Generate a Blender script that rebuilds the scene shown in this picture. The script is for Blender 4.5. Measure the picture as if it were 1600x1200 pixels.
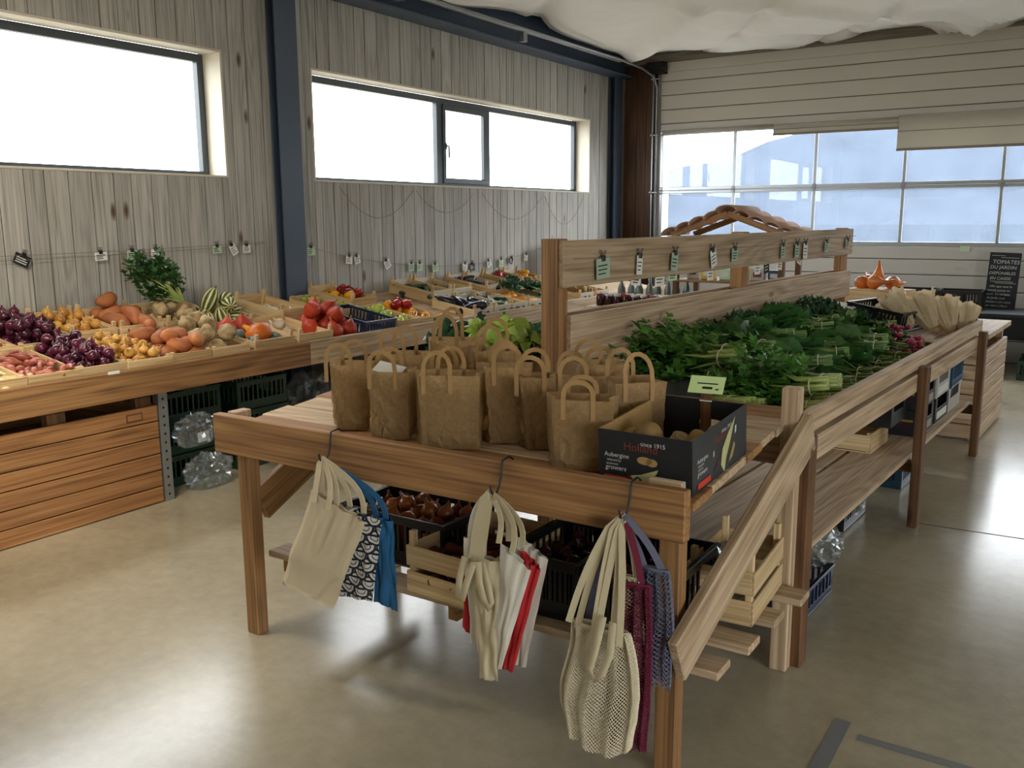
import bpy, bmesh, math, random
from mathutils import Vector, Matrix, Euler, noise as mnoise

# ------------------------------------------------------------------ clear
for o in list(bpy.data.objects):
    bpy.data.objects.remove(o, do_unlink=True)
scene = bpy.context.scene
COL = scene.collection
PI = math.pi
rnd = random.Random(7)

# ------------------------------------------------------------------ camera
def setup_camera():
    f_px, pitch, roll, yaw = 1414.53, .18048, -.0052576, .574901
    fwd = Vector((-math.sin(yaw), math.cos(yaw), 0)); right = Vector((math.cos(yaw), math.sin(yaw), 0)); up = Vector((0, 0, 1))
    w = fwd*math.cos(pitch) - up*math.sin(pitch)
    u2 = up*math.cos(pitch) + fwd*math.sin(pitch)
    r = right*math.cos(roll) + u2*math.sin(roll)
    u = u2*math.cos(roll) - right*math.sin(roll)
    cam = bpy.data.cameras.new('camera')
    cam.sensor_width = 36; cam.lens = 36*f_px/1600; cam.clip_start = .05; cam.clip_end = 6000
    o = bpy.data.objects.new('camera', cam); COL.objects.link(o)
    m = Matrix((r, u, -w)).transposed().to_4x4()
    m.translation = (0, 0, 1.6)
    o.matrix_world = m
    scene.camera = o
setup_camera()

# ------------------------------------------------------------------ sky and exposure
SKY = 6.5
ASSUMED_LAMP_W = 100  # power of the assumed track spots
world = bpy.data.worlds.new('overcast_sky'); scene.world = world
world.use_nodes = True
bg = world.node_tree.nodes['Background']
bg.inputs[0].default_value = (.93, .97, 1.0, 1); bg.inputs[1].default_value = SKY
vs = scene.view_settings
vs.view_transform = 'Standard'; vs.look = 'None'; vs.gamma = 1; vs.use_curve_mapping = False
vs.exposure = 0.75
scene.cycles.use_denoising = True
scene.cycles.max_bounces = 10; scene.cycles.diffuse_bounces = 5; scene.cycles.glossy_bounces = 4
scene.cycles.transmission_bounces = 8; scene.cycles.transparent_max_bounces = 16
scene.cycles.sample_clamp_indirect = 8

def portal(name, loc, size_y, size_z, direction):
    # a light portal only guides the sampling of sky light through an opening
    l = bpy.data.lights.new(name, 'AREA'); l.shape = 'RECTANGLE'; l.size = size_y; l.size_y = size_z
    l.cycles.is_portal = True
    o = bpy.data.objects.new(name, l); COL.objects.link(o)
    o.location = loc
    o.rotation_euler = Vector(direction).to_track_quat('-Z', 'Y').to_euler()
portal('portal_window_1', (-5.86, 2.3, 2.38), 5.0, 1.0, (1, 0, 0))
portal('portal_window_2', (-5.86, 8.05, 2.38), 5.0, 1.0, (1, 0, 0))
portal('portal_door', (-1.5, 11.42, 1.95), 7.2, 1.4, (0, -1, 0))
portal('portal_assumed_front', (5.1, -.9, 1.4), 4.6, 2.7, (-1, 0, 0))  # for the assumed shop-front opening in the right wall

# ------------------------------------------------------------------ materials
MATS = {}
def nt_new(name):
    m = bpy.data.materials.new(name); m.use_nodes = True
    n = m.node_tree.nodes; l = m.node_tree.links
    return m, n, l, n['Principled BSDF']
def rgb(c): return (c[0], c[1], c[2], 1)
def hexc(h):
    v = [int(h[i:i+2], 16)/255 for i in (0, 2, 4)]
    return tuple(x/12.92 if x <= .04045 else ((x+.055)/1.055)**2.4 for x in v)
def ramp(n, stops):
    r = n.new('ShaderNodeValToRGB'); e = r.color_ramp.elements
    e[0].position, e[0].color = stops[0][0], rgb(stops[0][1])
    e[1].position, e[1].color = stops[-1][0], rgb(stops[-1][1])
    for p, c in stops[1:-1]:
        q = e.new(p); q.color = rgb(c)
    return r
def plain(name, c, rough=.6, metal=0, spec=.5, var=0, vscale=8, bump=0, bscale=60, randv=0, sheen=0, trans=0, subsurf=0):
    """one colour, optionally with mottling (var), fine relief (bump) and per-object tone (randv)"""
    m, n, l, b = nt_new(name); MATS[name] = m
    b.inputs['Roughness'].default_value = rough; b.inputs['Metallic'].default_value = metal
    b.inputs['Specular IOR Level'].default_value = spec
    b.inputs['Base Color'].default_value = rgb(c)
    tc = n.new('ShaderNodeTexCoord')
    out = None
    if var or randv:
        t = n.new('ShaderNodeTexNoise'); t.inputs['Scale'].default_value = vscale; t.inputs['Detail'].default_value = 4
        l.new(tc.outputs['Object'], t.inputs['Vector'])
        oi = n.new('ShaderNodeObjectInfo')
        # value = 1 + var*(noise-.5)*2 + randv*(random-.5)*2
        a = n.new('ShaderNodeMath'); a.operation = 'MULTIPLY_ADD'; a.inputs[1].default_value = 2*var; a.inputs[2].default_value = 1-var
        l.new(t.outputs['Fac'], a.inputs[0])
        a2 = n.new('ShaderNodeMath'); a2.operation = 'MULTIPLY_ADD'; a2.inputs[1].default_value = 2*randv; a2.inputs[2].default_value = -randv
        l.new(oi.outputs['Random'], a2.inputs[0])
        s = n.new('ShaderNodeMath'); s.operation = 'ADD'; l.new(a.outputs[0], s.inputs[0]); l.new(a2.outputs[0], s.inputs[1])
        v = n.new('ShaderNodeVectorMath'); v.operation = 'SCALE'; v.inputs[0].default_value = c
        l.new(s.outputs[0], v.inputs['Scale'])
        l.new(v.outputs[0], b.inputs['Base Color'])
    if bump:
        t2 = n.new('ShaderNodeTexNoise'); t2.inputs['Scale'].default_value = bscale; t2.inputs['Detail'].default_value = 3
        l.new(tc.outputs['Object'], t2.inputs['Vector'])
        bp = n.new('ShaderNodeBump'); bp.inputs['Strength'].default_value = bump; bp.inputs['Distance'].default_value = .01
        l.new(t2.outputs['Fac'], bp.inputs['Height']); l.new(bp.outputs[0], b.inputs['Normal'])
    if sheen: b.inputs['Sheen Weight'].default_value = sheen
    if subsurf:
        b.inputs['Subsurface Weight'].default_value = subsurf; b.inputs['Subsurface Scale'].default_value = .01
    if trans:
        # thin sheet that lets some light through
        tr = n.new('ShaderNodeBsdfTranslucent'); mx = n.new('ShaderNodeMixShader'); mx.inputs[0].default_value = trans
        if var or randv: l.new(v.outputs[0], tr.inputs[0])
        else: tr.inputs[0].default_value = rgb(c)
        l.new(b.outputs[0], mx.inputs[1]); l.new(tr.outputs[0], mx.inputs[2])
        l.new(mx.outputs[0], n['Material Output'].inputs[0])
    return m
def wood(name, dark, mid, light, axis='x', ring=26, knots=True, rough=.65, bump=.2, randv=.12, ringc=.085):
    """sawn wood with the grain along a local axis; every board gets its own cut"""
    m, n, l, b = nt_new(name); MATS[name] = m
    tc = n.new('ShaderNodeTexCoord'); oi = n.new('ShaderNodeObjectInfo')
    mp = n.new('ShaderNodeMapping')
    sc = {'x': (.42, 5, 5), 'y': (5, .42, 5), 'z': (5, 5, .42)}[axis]
    mp.inputs['Scale'].default_value = sc
    ml = n.new('ShaderNodeVectorMath'); ml.operation = 'SCALE'; ml.inputs[0].default_value = (17.3, 11.1, 23.7)
    l.new(oi.outputs['Random'], ml.inputs['Scale'])
    ad = n.new('ShaderNodeVectorMath'); ad.operation = 'ADD'
    l.new(tc.outputs['Object'], mp.inputs['Vector']); l.new(mp.outputs[0], ad.inputs[0]); l.new(ml.outputs[0], ad.inputs[1])
    big = n.new('ShaderNodeTexNoise'); big.inputs['Scale'].default_value = .9; big.inputs['Detail'].default_value = 2; big.inputs['Distortion'].default_value = .6
    l.new(ad.outputs[0], big.inputs['Vector'])
    # growth rings: sine of the large noise
    mu = n.new('ShaderNodeMath'); mu.operation = 'MULTIPLY'; mu.inputs[1].default_value = ring*2.2
    l.new(big.outputs['Fac'], mu.inputs[0])
    si = n.new('ShaderNodeMath'); si.operation = 'SINE'; l.new(mu.outputs[0], si.inputs[0])
    fi = n.new('ShaderNodeTexNoise'); fi.inputs['Scale'].default_value = 14; fi.inputs['Detail'].default_value = 3
    mpf = n.new('ShaderNodeMapping'); mpf.inputs['Scale'].default_value = {'x': (.12, 7, 7), 'y': (7, .12, 7), 'z': (7, 7, .12)}[axis]
    adf = n.new('ShaderNodeVectorMath'); adf.operation = 'ADD'; l.new(tc.outputs['Object'], mpf.inputs['Vector']); l.new(mpf.outputs[0], adf.inputs[0]); l.new(ml.outputs[0], adf.inputs[1])
    l.new(adf.outputs[0], fi.inputs['Vector'])
    mixv = n.new('ShaderNodeMath'); mixv.operation = 'MULTIPLY_ADD'; mixv.inputs[1].default_value = ringc; l.new(si.outputs[0], mixv.inputs[0]); l.new(fi.outputs['Fac'], mixv.inputs[2])
    cr = ramp(n, [(.22, dark), (.5, mid), (.78, light)])
    l.new(mixv.outputs[0], cr.inputs[0])
    col = cr.outputs[0]
    if knots:
        vo = n.new('ShaderNodeTexVoronoi'); vo.inputs['Scale'].default_value = 1.0
        mk = n.new('ShaderNodeMapping'); mk.inputs['Scale'].default_value = tuple({'x': (2.2, 6, 6), 'y': (6, 2.2, 6), 'z': (6, 6, 2.2)}[axis])
        ak = n.new('ShaderNodeVectorMath'); ak.operation = 'ADD'
        l.new(tc.outputs['Object'], mk.inputs['Vector']); l.new(mk.outputs[0], ak.inputs[0]); l.new(ml.outputs[0], ak.inputs[1]); l.new(ak.outputs[0], vo.inputs['Vector'])
        kr = ramp(n, [(.05, (.22, .15, .1)), (.10, (.55, .45, .36)), (.16, (1, 1, 1))])
        # only some of the cells carry a knot
        sep = n.new('ShaderNodeSeparateColor'); l.new(vo.outputs['Color'], sep.inputs[0])
        gt = n.new('ShaderNodeMath'); gt.operation = 'LESS_THAN'; gt.inputs[1].default_value = .72; l.new(sep.outputs[0], gt.inputs[0])
        sm = n.new('ShaderNodeMath'); sm.operation = 'ADD'; l.new(vo.outputs['Distance'], sm.inputs[0]); l.new(gt.outputs[0], sm.inputs[1])
        l.new(sm.outputs[0], kr.inputs[0])
        mk2 = n.new('ShaderNodeMix'); mk2.data_type = 'RGBA'; mk2.blend_type = 'MULTIPLY'; mk2.inputs[0].default_value = 1
        l.new(col, mk2.inputs[6]); l.new(kr.outputs[0], mk2.inputs[7]); col = mk2.outputs[2]
    br = n.new('ShaderNodeMath'); br.operation = 'MULTIPLY_ADD'; br.inputs[1].default_value = 2*randv; br.inputs[2].default_value = 1-randv
    l.new(oi.outputs['Random'], br.inputs[0])
    vs_ = n.new('ShaderNodeVectorMath'); vs_.operation = 'SCALE'; l.new(col, vs_.inputs[0]); l.new(br.outputs[0], vs_.inputs['Scale'])
    l.new(vs_.outputs[0], b.inputs['Base Color'])
    b.inputs['Roughness'].default_value = rough
    bp = n.new('ShaderNodeBump'); bp.inputs['Strength'].default_value = bump; bp.inputs['Distance'].default_value = .004
    l.new(mixv.outputs[0], bp.inputs['Height']); l.new(bp.outputs[0], b.inputs['Normal'])
    return m
for ax in 'xyz':
    wood('oak_'+ax, hexc('67482a'), hexc('946b40'), hexc('ad8351'), ax)                     # warm sawn larch
    wood('pale_'+ax, hexc('8d7458'), hexc('b69c7c'), hexc('cdb698'), ax, ring=30)             # greyed pale spruce
    wood('brown_'+ax, hexc('432c18'), hexc('654326'), hexc('7b5735'), ax)
    wood('umber_'+ax, hexc('2c1a0e'), hexc('4a2f1a'), hexc('5e3f24'), ax)                    # brown stained post
    wood('crate_'+ax, hexc('ab8a5c'), hexc('d2b585'), hexc('e6cfa4'), ax, ring=12, knots=False, bump=.1, randv=.14)
wood('plank_z', hexc('7d7b75'), hexc('aaa8a1'), hexc('bfbcb5'), 'z', ring=30, randv=.12, ringc=.06)
wood('pine_y', hexc('6e4826'), hexc('986a3e'), hexc('ad7f4e'), 'y', ring=22, randv=.08)
plain('blue_steel', hexc('445164'), .45, 0, .5, .06, 3)
plain('dark_frame', hexc('3f474c'), .4)
plain('white_reveal', hexc('cfc8b8'), .7, var=.12, vscale=5)
plain('aluminium', hexc('b4b9bd'), .35, .8)
plain('galvanised', hexc('9ca0a2'), .42, .75, var=.12, vscale=20)
plain('door_panel', hexc('c6c2b9'), .5, bump=.25, bscale=300)
plain('black', hexc('121314'), .45)
plain('black_matt', hexc('0d0e10'), .85)
plain('brown_door_post', hexc('5a3820'), .6, var=.2, vscale=4)
plain('white_paper', hexc('e9e9e2'), .7)
plain('green_paper', hexc('bfdab9'), .7)
plain('ink', hexc('1c1f22'), .8)
plain('slate', hexc('22262a'), .8, var=.15, vscale=14)
plain('string', hexc('8f846e'), .8)

# ------------------------------------------------------------------ mesh helpers
class MB:
    """collects shapes of ONE part"""
    def __init__(s): s.v = []; s.f = []; s.mi = []
    def add(s, v, f, mi=0):
        k = len(s.v); s.v += [tuple(p) for p in v]; s.f += [tuple(i+k for i in q) for q in f]; s.mi += [mi]*len(f); return s
    def box(s, x0, x1, y0, y1, z0, z1, ch=0, mi=0, M=None):
        v, f = box_vf(x0, x1, y0, y1, z0, z1, ch)
        if M is not None: v = [M @ Vector(p) for p in v]
        return s.add(v, f, mi)
    def tube(s, pts, r, n=6, mi=0, cap=True, flat=1.0, up=None):
        v, f = tube_vf(pts, r, n, cap, flat, up); return s.add(v, f, mi)
    def lathe(s, prof, n=12, M=None, mi=0):
        v, f = lathe_vf(prof, n)
        if M is not None: v = [M @ Vector(p) for p in v]
        return s.add(v, f, mi)
    def mesh(s, name, mats, smooth=False):
        me = bpy.data.meshes.new(name)
        me.from_pydata(s.v, [], s.f)
        for m in (mats if isinstance(mats, (list, tuple)) else [mats]):
            me.materials.append(MATS[m] if isinstance(m, str) else m)
        if any(s.mi): me.polygons.foreach_set('material_index', s.mi)
        if smooth: me.polygons.foreach_set('use_smooth', [True]*len(me.polygons))
        me.update()
        return me
    def build(s, name, mats, parent=None, smooth=False, loc=None, rot=None):
        return link(name, s.mesh(name, mats, smooth), parent, loc, rot)
def link(name, me, parent=None, loc=None, rot=None):
    o = bpy.data.objects.new(name, me); COL.objects.link(o)
    if parent is not None: o.parent = parent
    if loc is not None: o.location = loc
    if rot is not None: o.rotation_euler = rot
    return o
def box_vf(x0, x1, y0, y1, z0, z1, ch=0):
    X = (x0, x1); Y = (y0, y1); Z = (z0, z1)
    if not ch:
        v = [(X[i], Y[j], Z[k]) for i in (0, 1) for j in (0, 1) for k in (0, 1)]
        f = [(0, 1, 3, 2), (4, 6, 7, 5), (0, 4, 5, 1), (2, 3, 7, 6), (0, 2, 6, 4), (1, 5, 7, 3)]
        return v, f
    v = []; ix = {}
    for i in (0, 1):
        for j in (0, 1):
            for k in (0, 1):
                sx, sy, sz = (1, -1)[i], (1, -1)[j], (1, -1)[k]
                for a in range(3):
                    p = [X[i]+sx*ch, Y[j]+sy*ch, Z[k]+sz*ch]
                    p[a] = (X[i], Y[j], Z[k])[a]
                    ix[i, j, k, a] = len(v); v.append(tuple(p))
    f = []
    cyc = ((0, 0), (1, 0), (1, 1), (0, 1))
    for a in range(3):
        b, c = (a+1) % 3, (a+2) % 3
        for s in (0, 1):
            q = []
            for (u, w) in cyc:
                t = [0, 0, 0]; t[a] = s; t[b] = u; t[c] = w
                q.append(ix[t[0], t[1], t[2], a])
            f.append(tuple(q) if s else tuple(reversed(q)))
        # edges along axis a
        for (u, w) in cyc:
            lo = [0, 0, 0]; lo[b] = u; lo[c] = w; hi = list(lo); hi[a] = 1
            q = [ix[lo[0], lo[1], lo[2], b], ix[hi[0], hi[1], hi[2], b], ix[hi[0], hi[1], hi[2], c], ix[lo[0], lo[1], lo[2], c]]
            f.append(tuple(q) if (u ^ w) == 1 else tuple(reversed(q)))
    for i in (0, 1):
        for j in (0, 1):
            for k in (0, 1):
                q = (ix[i, j, k, 0], ix[i, j, k, 1], ix[i, j, k, 2])
                f.append(q if (i+j+k) % 2 == 1 else tuple(reversed(q)))
    return v, f
def tube_vf(pts, r, n=6, cap=True, flat=1.0, up=None):
    pts = [Vector(p) for p in pts]; N = len(pts); v = []; f = []
    rs = r if isinstance(r, (list, tuple)) else [r]*N
    last = None
    for i, p in enumerate(pts):
        t = (pts[min(i+1, N-1)]-pts[max(i-1, 0)])
        if t.length < 1e-9: t = Vector((0, 0, 1))
        t.normalize()
        if last is None:
            a = Vector(up) if up is not None else (Vector((0, 0, 1)) if abs(t.z) < .9 else Vector((1, 0, 0)))
        else: a = last
        a = a-t*a.dot(t)
        if a.length < 1e-6: a = t.orthogonal()
        a.normalize(); last = a; b = t.cross(a)
        for k in range(n):
            th = 2*PI*k/n + PI/n
            v.append(p + a*math.cos(th)*rs[i]*flat + b*math.sin(th)*rs[i])
    for i in range(N-1):
        for k in range(n):
            k2 = (k+1) % n
            f.append((i*n+k, i*n+k2, (i+1)*n+k2, (i+1)*n+k))
    if cap:
        f.append(tuple(range(n-1, -1, -1))); f.append(tuple((N-1)*n+k for k in range(n)))
    return v, f
def lathe_vf(prof, n=12):
    """prof: (radius, z) from bottom to top; zero radius closes the end"""
    v = []; f = []; rows = []
    for (r, z) in prof:
        if r < 1e-6: rows.append([len(v)]); v.append((0, 0, z))
        else:
            rows.append(list(range(len(v), len(v)+n)))
            v += [(r*math.cos(2*PI*k/n), r*math.sin(2*PI*k/n), z) for k in range(n)]
    for a, b in zip(rows, rows[1:]):
        for k in range(n):
            k2 = (k+1) % n
            if len(a) == 1: f.append((a[0], b[k2], b[k]))
            elif len(b) == 1: f.append((a[k], a[k2], b[0]))
            else: f.append((a[k], a[k2], b[k2], b[k]))
    return v, f
def sphere_vf(n=12, m=8):
    prof = [(math.sin(PI*i/m), -math.cos(PI*i/m)) for i in range(m+1)]
    prof[0] = (0, -1); prof[-1] = (0, 1)
    return lathe_vf(prof, n)
def empty(name, loc=(0, 0, 0), rot=(0, 0, 0)):
    o = bpy.data.objects.new(name, None); COL.objects.link(o); o.location = loc; o.rotation_euler = rot
    o.empty_display_size = .1
    return o
def tag(o, label=None, cat=None, group=None, kind=None):
    if label: o['label'] = label
    if cat: o['category'] = cat
    if group: o['group'] = group
    if kind: o['kind'] = kind
    return o
def thing(name, label, cat, loc=(0, 0, 0), rot=(0, 0, 0), group=None):
    return tag(empty(name, loc, rot), label, cat, group)
def copy_tree(o, parent=None, loc=None, rot=None, label=None, group=None, scale=None):
    c = o.copy(); COL.objects.link(c)
    c.parent = parent
    if loc is not None: c.location = loc
    if rot is not None: c.rotation_euler = rot
    if scale is not None: c.scale = scale
    if label: c['label'] = label
    if group: c['group'] = group
    for ch in KIDS.get(o.name, None) or [x for x in o.children]:
        copy_tree(ch, c)
    return c
KIDS = {}
def box(name, m, x0, x1, y0, y1, z0, z1, parent=None, ch=.003, loc=None, rot=None):
    """a board: its own origin at the middle of the box so that grain and tone differ per board"""
    cx, cy, cz = (x0+x1)/2, (y0+y1)/2, (z0+z1)/2
    b = MB().box(x0-cx, x1-cx, y0-cy, y1-cy, z0-cz, z1-cz, ch)
    o = b.build(name, m, parent)
    o.location = (cx, cy, cz)
    return o
def board(name, m, p0, p1, width_dir, w, t, parent=None, ch=.003):
    """a board from p0 to p1 (centre line), its local x along it; w across width_dir, t thick"""
    p0 = Vector(p0); p1 = Vector(p1); d = (p1-p0); L = d.length; ex = d/L
    ey = Vector(width_dir); ey = (ey-ex*ey.dot(ex)).normalized(); ez = ex.cross(ey)
    o = MB().box(-L/2, L/2, -w/2, w/2, -t/2, t/2, ch).build(name, m, parent)
    M = Matrix((ex, ey, ez)).transposed().to_4x4(); M.translation = (p0+p1)/2
    o.matrix_local = M
    return o
def text_mesh(name, body, size, m, parent, M, align='LEFT', extrude=0.0, shear=0, space=1.0):
    cu = bpy.data.curves.new(name, 'FONT'); cu.body = body; cu.size = size; cu.align_x = align; cu.extrude = extrude; cu.shear = shear
    cu.space_line = space; cu.resolution_u = 3
    tmp = bpy.data.objects.new('tmp_text', cu); COL.objects.link(tmp)
    dg = bpy.context.evaluated_depsgraph_get(); dg.update()
    me = bpy.data.meshes.new_from_object(tmp.evaluated_get(dg))
    bpy.data.objects.remove(tmp, do_unlink=True); bpy.data.curves.remove(cu)
    me.materials.clear(); me.materials.append(MATS[m])
    o = link(name, me, parent); o.matrix_local = M
    return o
# ================================================================== STRUCTURE
XW, YD = -5.6, 11.3                    # window wall plane, sectional-door plane
CEIL = 4.3
def floor_material():
    m, n, l, b = nt_new('concrete'); MATS['concrete'] = m
    tc = n.new('ShaderNodeTexCoord')
    a = n.new('ShaderNodeTexNoise'); a.inputs['Scale'].default_value = .9; a.inputs['Detail'].default_value = 5; a.inputs['Roughness'].default_value = .5; a.inputs['Distortion'].default_value = .0
    c = n.new('ShaderNodeTexNoise'); c.inputs['Scale'].default_value = 14; c.inputs['Detail'].default_value = 6; c.inputs['Roughness'].default_value = .7
    l.new(tc.outputs['Object'], a.inputs['Vector']); l.new(tc.outputs['Object'], c.inputs['Vector'])
    mx = n.new('ShaderNodeMath'); mx.operation = 'MULTIPLY_ADD'; mx.inputs[1].default_value = .35
    l.new(c.outputs['Fac'], mx.inputs[0]); l.new(a.outputs['Fac'], mx.inputs[2])
    cr = ramp(n, [(.38, hexc('807865')), (.66, hexc('a59c86')), (.95, hexc('bfb69f'))])
    l.new(mx.outputs[0], cr.inputs[0]); l.new(cr.outputs[0], b.inputs['Base Color'])
    b.inputs['Roughness'].default_value = .2
    b.inputs['Specular IOR Level'].default_value = .5
floor_material()
def glass_material(name, scuff_haze, tint=(.95, .98, 1)):
    m, n, l, b = nt_new(name); MATS[name] = m
    n.remove(b)
    tr = n.new('ShaderNodeBsdfTransparent'); gl = n.new('ShaderNodeBsdfGlossy'); gl.inputs['Roughness'].default_value = .02
    lw = n.new('ShaderNodeLayerWeight'); pw = n.new('ShaderNodeMath'); pw.operation = 'POWER'; pw.inputs[1].default_value = 5
    l.new(lw.outputs['Facing'], pw.inputs[0])
    fr = n.new('ShaderNodeMath'); fr.operation = 'MULTIPLY_ADD'; fr.inputs[1].default_value = .9; fr.inputs[2].default_value = .04; l.new(pw.outputs[0], fr.inputs[0])
    m1 = n.new('ShaderNodeMixShader'); l.new(fr.outputs[0], m1.inputs[0]); l.new(tr.outputs[0], m1.inputs[1]); l.new(gl.outputs[0], m1.inputs[2])
    outp = m1.outputs[0]
    if scuff_haze:
        # scuffed acrylic: its tinted scatter also stands in for the hills' haze
        tl = n.new('ShaderNodeBsdfTranslucent'); tl.inputs[0].default_value = rgb(tint)
        tc = n.new('ShaderNodeTexCoord'); no = n.new('ShaderNodeTexNoise'); no.inputs['Scale'].default_value = 3; no.inputs['Detail'].default_value = 5
        l.new(tc.outputs['Object'], no.inputs['Vector'])
        mr = n.new('ShaderNodeMapRange'); mr.inputs[1].default_value = .3; mr.inputs[2].default_value = .75; mr.inputs[3].default_value = scuff_haze*.75; mr.inputs[4].default_value = scuff_haze*1.25
        l.new(no.outputs['Fac'], mr.inputs[0])
        m2 = n.new('ShaderNodeMixShader'); l.new(mr.outputs[0], m2.inputs[0]); l.new(m1.outputs[0], m2.inputs[1]); l.new(tl.outputs[0], m2.inputs[2])
        outp = m2.outputs[0]
    l.new(outp, n['Material Output'].inputs[0])
glass_material('glass', 0)
glass_material('acrylic', .045, (.6, .74, 1))
wood('header_wood', hexc('5c5549'), hexc('7a7264'), hexc('8c8475'), 'x', ring=20)
plain('plaster', hexc('d3cfc6'), .85, var=.05, vscale=2)
plain('roof_dark', hexc('2b2d2f'), .8)
plain('tape', hexc('6f7172'), .6)
plain('joint', hexc('4a463d'), .8)

fl = MB().box(-5.9, 5.2, -3.8, 11.6, -.12, 0).build('floor', 'concrete'); tag(fl, kind='structure')
# saw-cut joints in the slab, 2 mm proud of nothing: thin dark filler strips set flush
for (a, b2) in (((-.72, 5.02), (5.2, 5.3)),):
    d = Vector((b2[0]-a[0], b2[1]-a[1], 0)); L = d.length
    o = MB().box(0, L, -.004, .004, 0, .0012).build('floor_joint', 'joint', fl, loc=(a[0], a[1], 0), rot=(0, 0, math.atan2(d.y, d.x)))

# ---- window wall: backing, window openings, vertical planks
W1 = (-.15, 4.72, 1.915, 2.835); W2 = (5.62, 10.49, 1.915, 2.83)
def wall_with_holes():
    ys = [-3.8, W1[0], W1[1], W2[0], W2[1], 11.6]; b = MB(); x0, x1 = XW-.26, XW-.022
    b.box(x0, x1, ys[0], ys[1], 0, CEIL); b.box(x0, x1, ys[2], ys[3], 0, CEIL); b.box(x0, x1, ys[4], ys[5], 0, CEIL)
    for w in (W1, W2):
        b.box(x0, x1, w[0], w[1], 0, w[2]); b.box(x0, x1, w[0], w[1], w[3], CEIL)
    return b.build('wall_left', 'black_matt')
wl = wall_with_holes(); tag(wl, kind='structure')
y = -.9; pr = random.Random(3); PT = 3.42
while y < 10.99:
    w = pr.choice((.13, .145, .16, .16)); y1 = min(y+w, 10.995)
    spans = [(.0, PT)]
    for wd in (W1, W2):
        if y < wd[1]-.01 and y1 > wd[0]+.01:
            if y < wd[0] or y1 > wd[1]:      # plank crossing a jamb: trim to the jamb, the rest is narrow
                pass
            spans = [(.0, wd[2]), (wd[3], PT)]
            if y < wd[0]:
                box('plank', 'plank_z', XW-.022, XW+pr.uniform(-.002, .002), y+.0035, wd[0], 0, PT, wl, .002); y_in = wd[0]
                for (a, b2) in spans: box('plank', 'plank_z', XW-.022, XW, y_in, y1-.0035, a, b2, wl, .002)
                spans = []
            elif y1 > wd[1]:
                for (a, b2) in spans: box('plank', 'plank_z', XW-.022, XW, y+.0035, wd[1], a, b2, wl, .002)
                box('plank', 'plank_z', XW-.022, XW, wd[1], y1-.0035, 0, PT, wl, .002)
                spans = []
            break
    for (a, b2) in spans:
        box('plank', 'plank_z', XW-.022, XW+pr.uniform(-.003, .002), y+.0035, y1-.0035, a, b2, wl, .002)
    y = y1
def window(name, w, casements):
    """reveal boards, dark frame, panes; casements: list of (y0, y1, opens)"""
    t = tag(empty(name, (XW, (w[0]+w[1])/2, w[2])), kind='structure')
    oy, oz = (w[0]+w[1])/2, w[2]
    H = w[3]-w[2]; D = .19
    def P(nm, m, x0, x1, y0, y1, z0, z1, par=t, ch=.002):
        return box(nm, m, x0, x1, y0-oy, y1-oy, z0, z1, par, ch)
    P('reveal_head', 'white_reveal', -D, .004, w[0], w[1], H-.018, H)
    P('reveal_jamb', 'white_reveal', -D, .004, w[0], w[0]+.018, 0, H-.018)
    P('reveal_jamb', 'white_reveal', -D, .004, w[1]-.018, w[1], 0, H-.018)
    P('window_sill', 'white_reveal', -D, .004, w[0]+.018, w[1]-.018, 0, .016)
    x0, x1 = -D-.05, -D
    P('frame_rail', 'dark_frame', x0, x1, w[0]+.018, w[1]-.018, .016, .05)
    P('frame_rail', 'dark_frame', x0, x1, w[0]+.018, w[1]-.018, H-.075, H-.018)
    edges = [w[0]+.018] + [c[1] for c in casements[:-1]] + [w[1]-.018]
    for i, e in enumerate(edges):
        hw = .045 if 0 < i < len(edges)-1 else .028
        c = e+.028 if i == 0 else (e-.028 if i == len(edges)-1 else e)
        P('mullion', 'dark_frame', x0-.002, x1+.004, c-hw, c+hw, .05, H-.075)
    for i, (a, b2, op) in enumerate(casements):
        ya, yb = edges[i]+(.056 if i == 0 else .045), edges[i+1]-(.056 if i == len(casements)-1 else .045)
        p = P('pane', 'glass', x0+.02, x0+.024, ya, yb, .05, H-.075, ch=0)
        if op:
            s = MB()
            for (q0, q1, r0, r1) in ((ya-oy, yb-oy, .05, .105), (ya-oy, yb-oy, H-.135, H-.075), (ya-oy, ya-oy+.045, .105, H-.135), (yb-oy-.045, yb-oy, .105, H-.135)):
                s.box(x0+.028, x1+.02, q0, q1, r0, r1, .003)
            sa = s.build('sash', 'dark_frame', t)
            h = MB().box(-.012, .012, -.012, .012, -.03, .03, .002).tube([(.01, 0, .0), (.035, 0, 0), (.042, 0, -.02), (.042, 0, -.12)], .009, 6)
            h.build('handle', 'dark_frame', sa, loc=(x1+.03, ya-oy+.022, .42))
window('window_1', W1, [(W1[0], 1.0, False), (1.0, 1.9, True), (1.9, W1[1], False)])
window('window_2', W2, [(W2[0], 7.60, False), (7.60, 8.46, True), (8.46, W2[1], False)])

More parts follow.
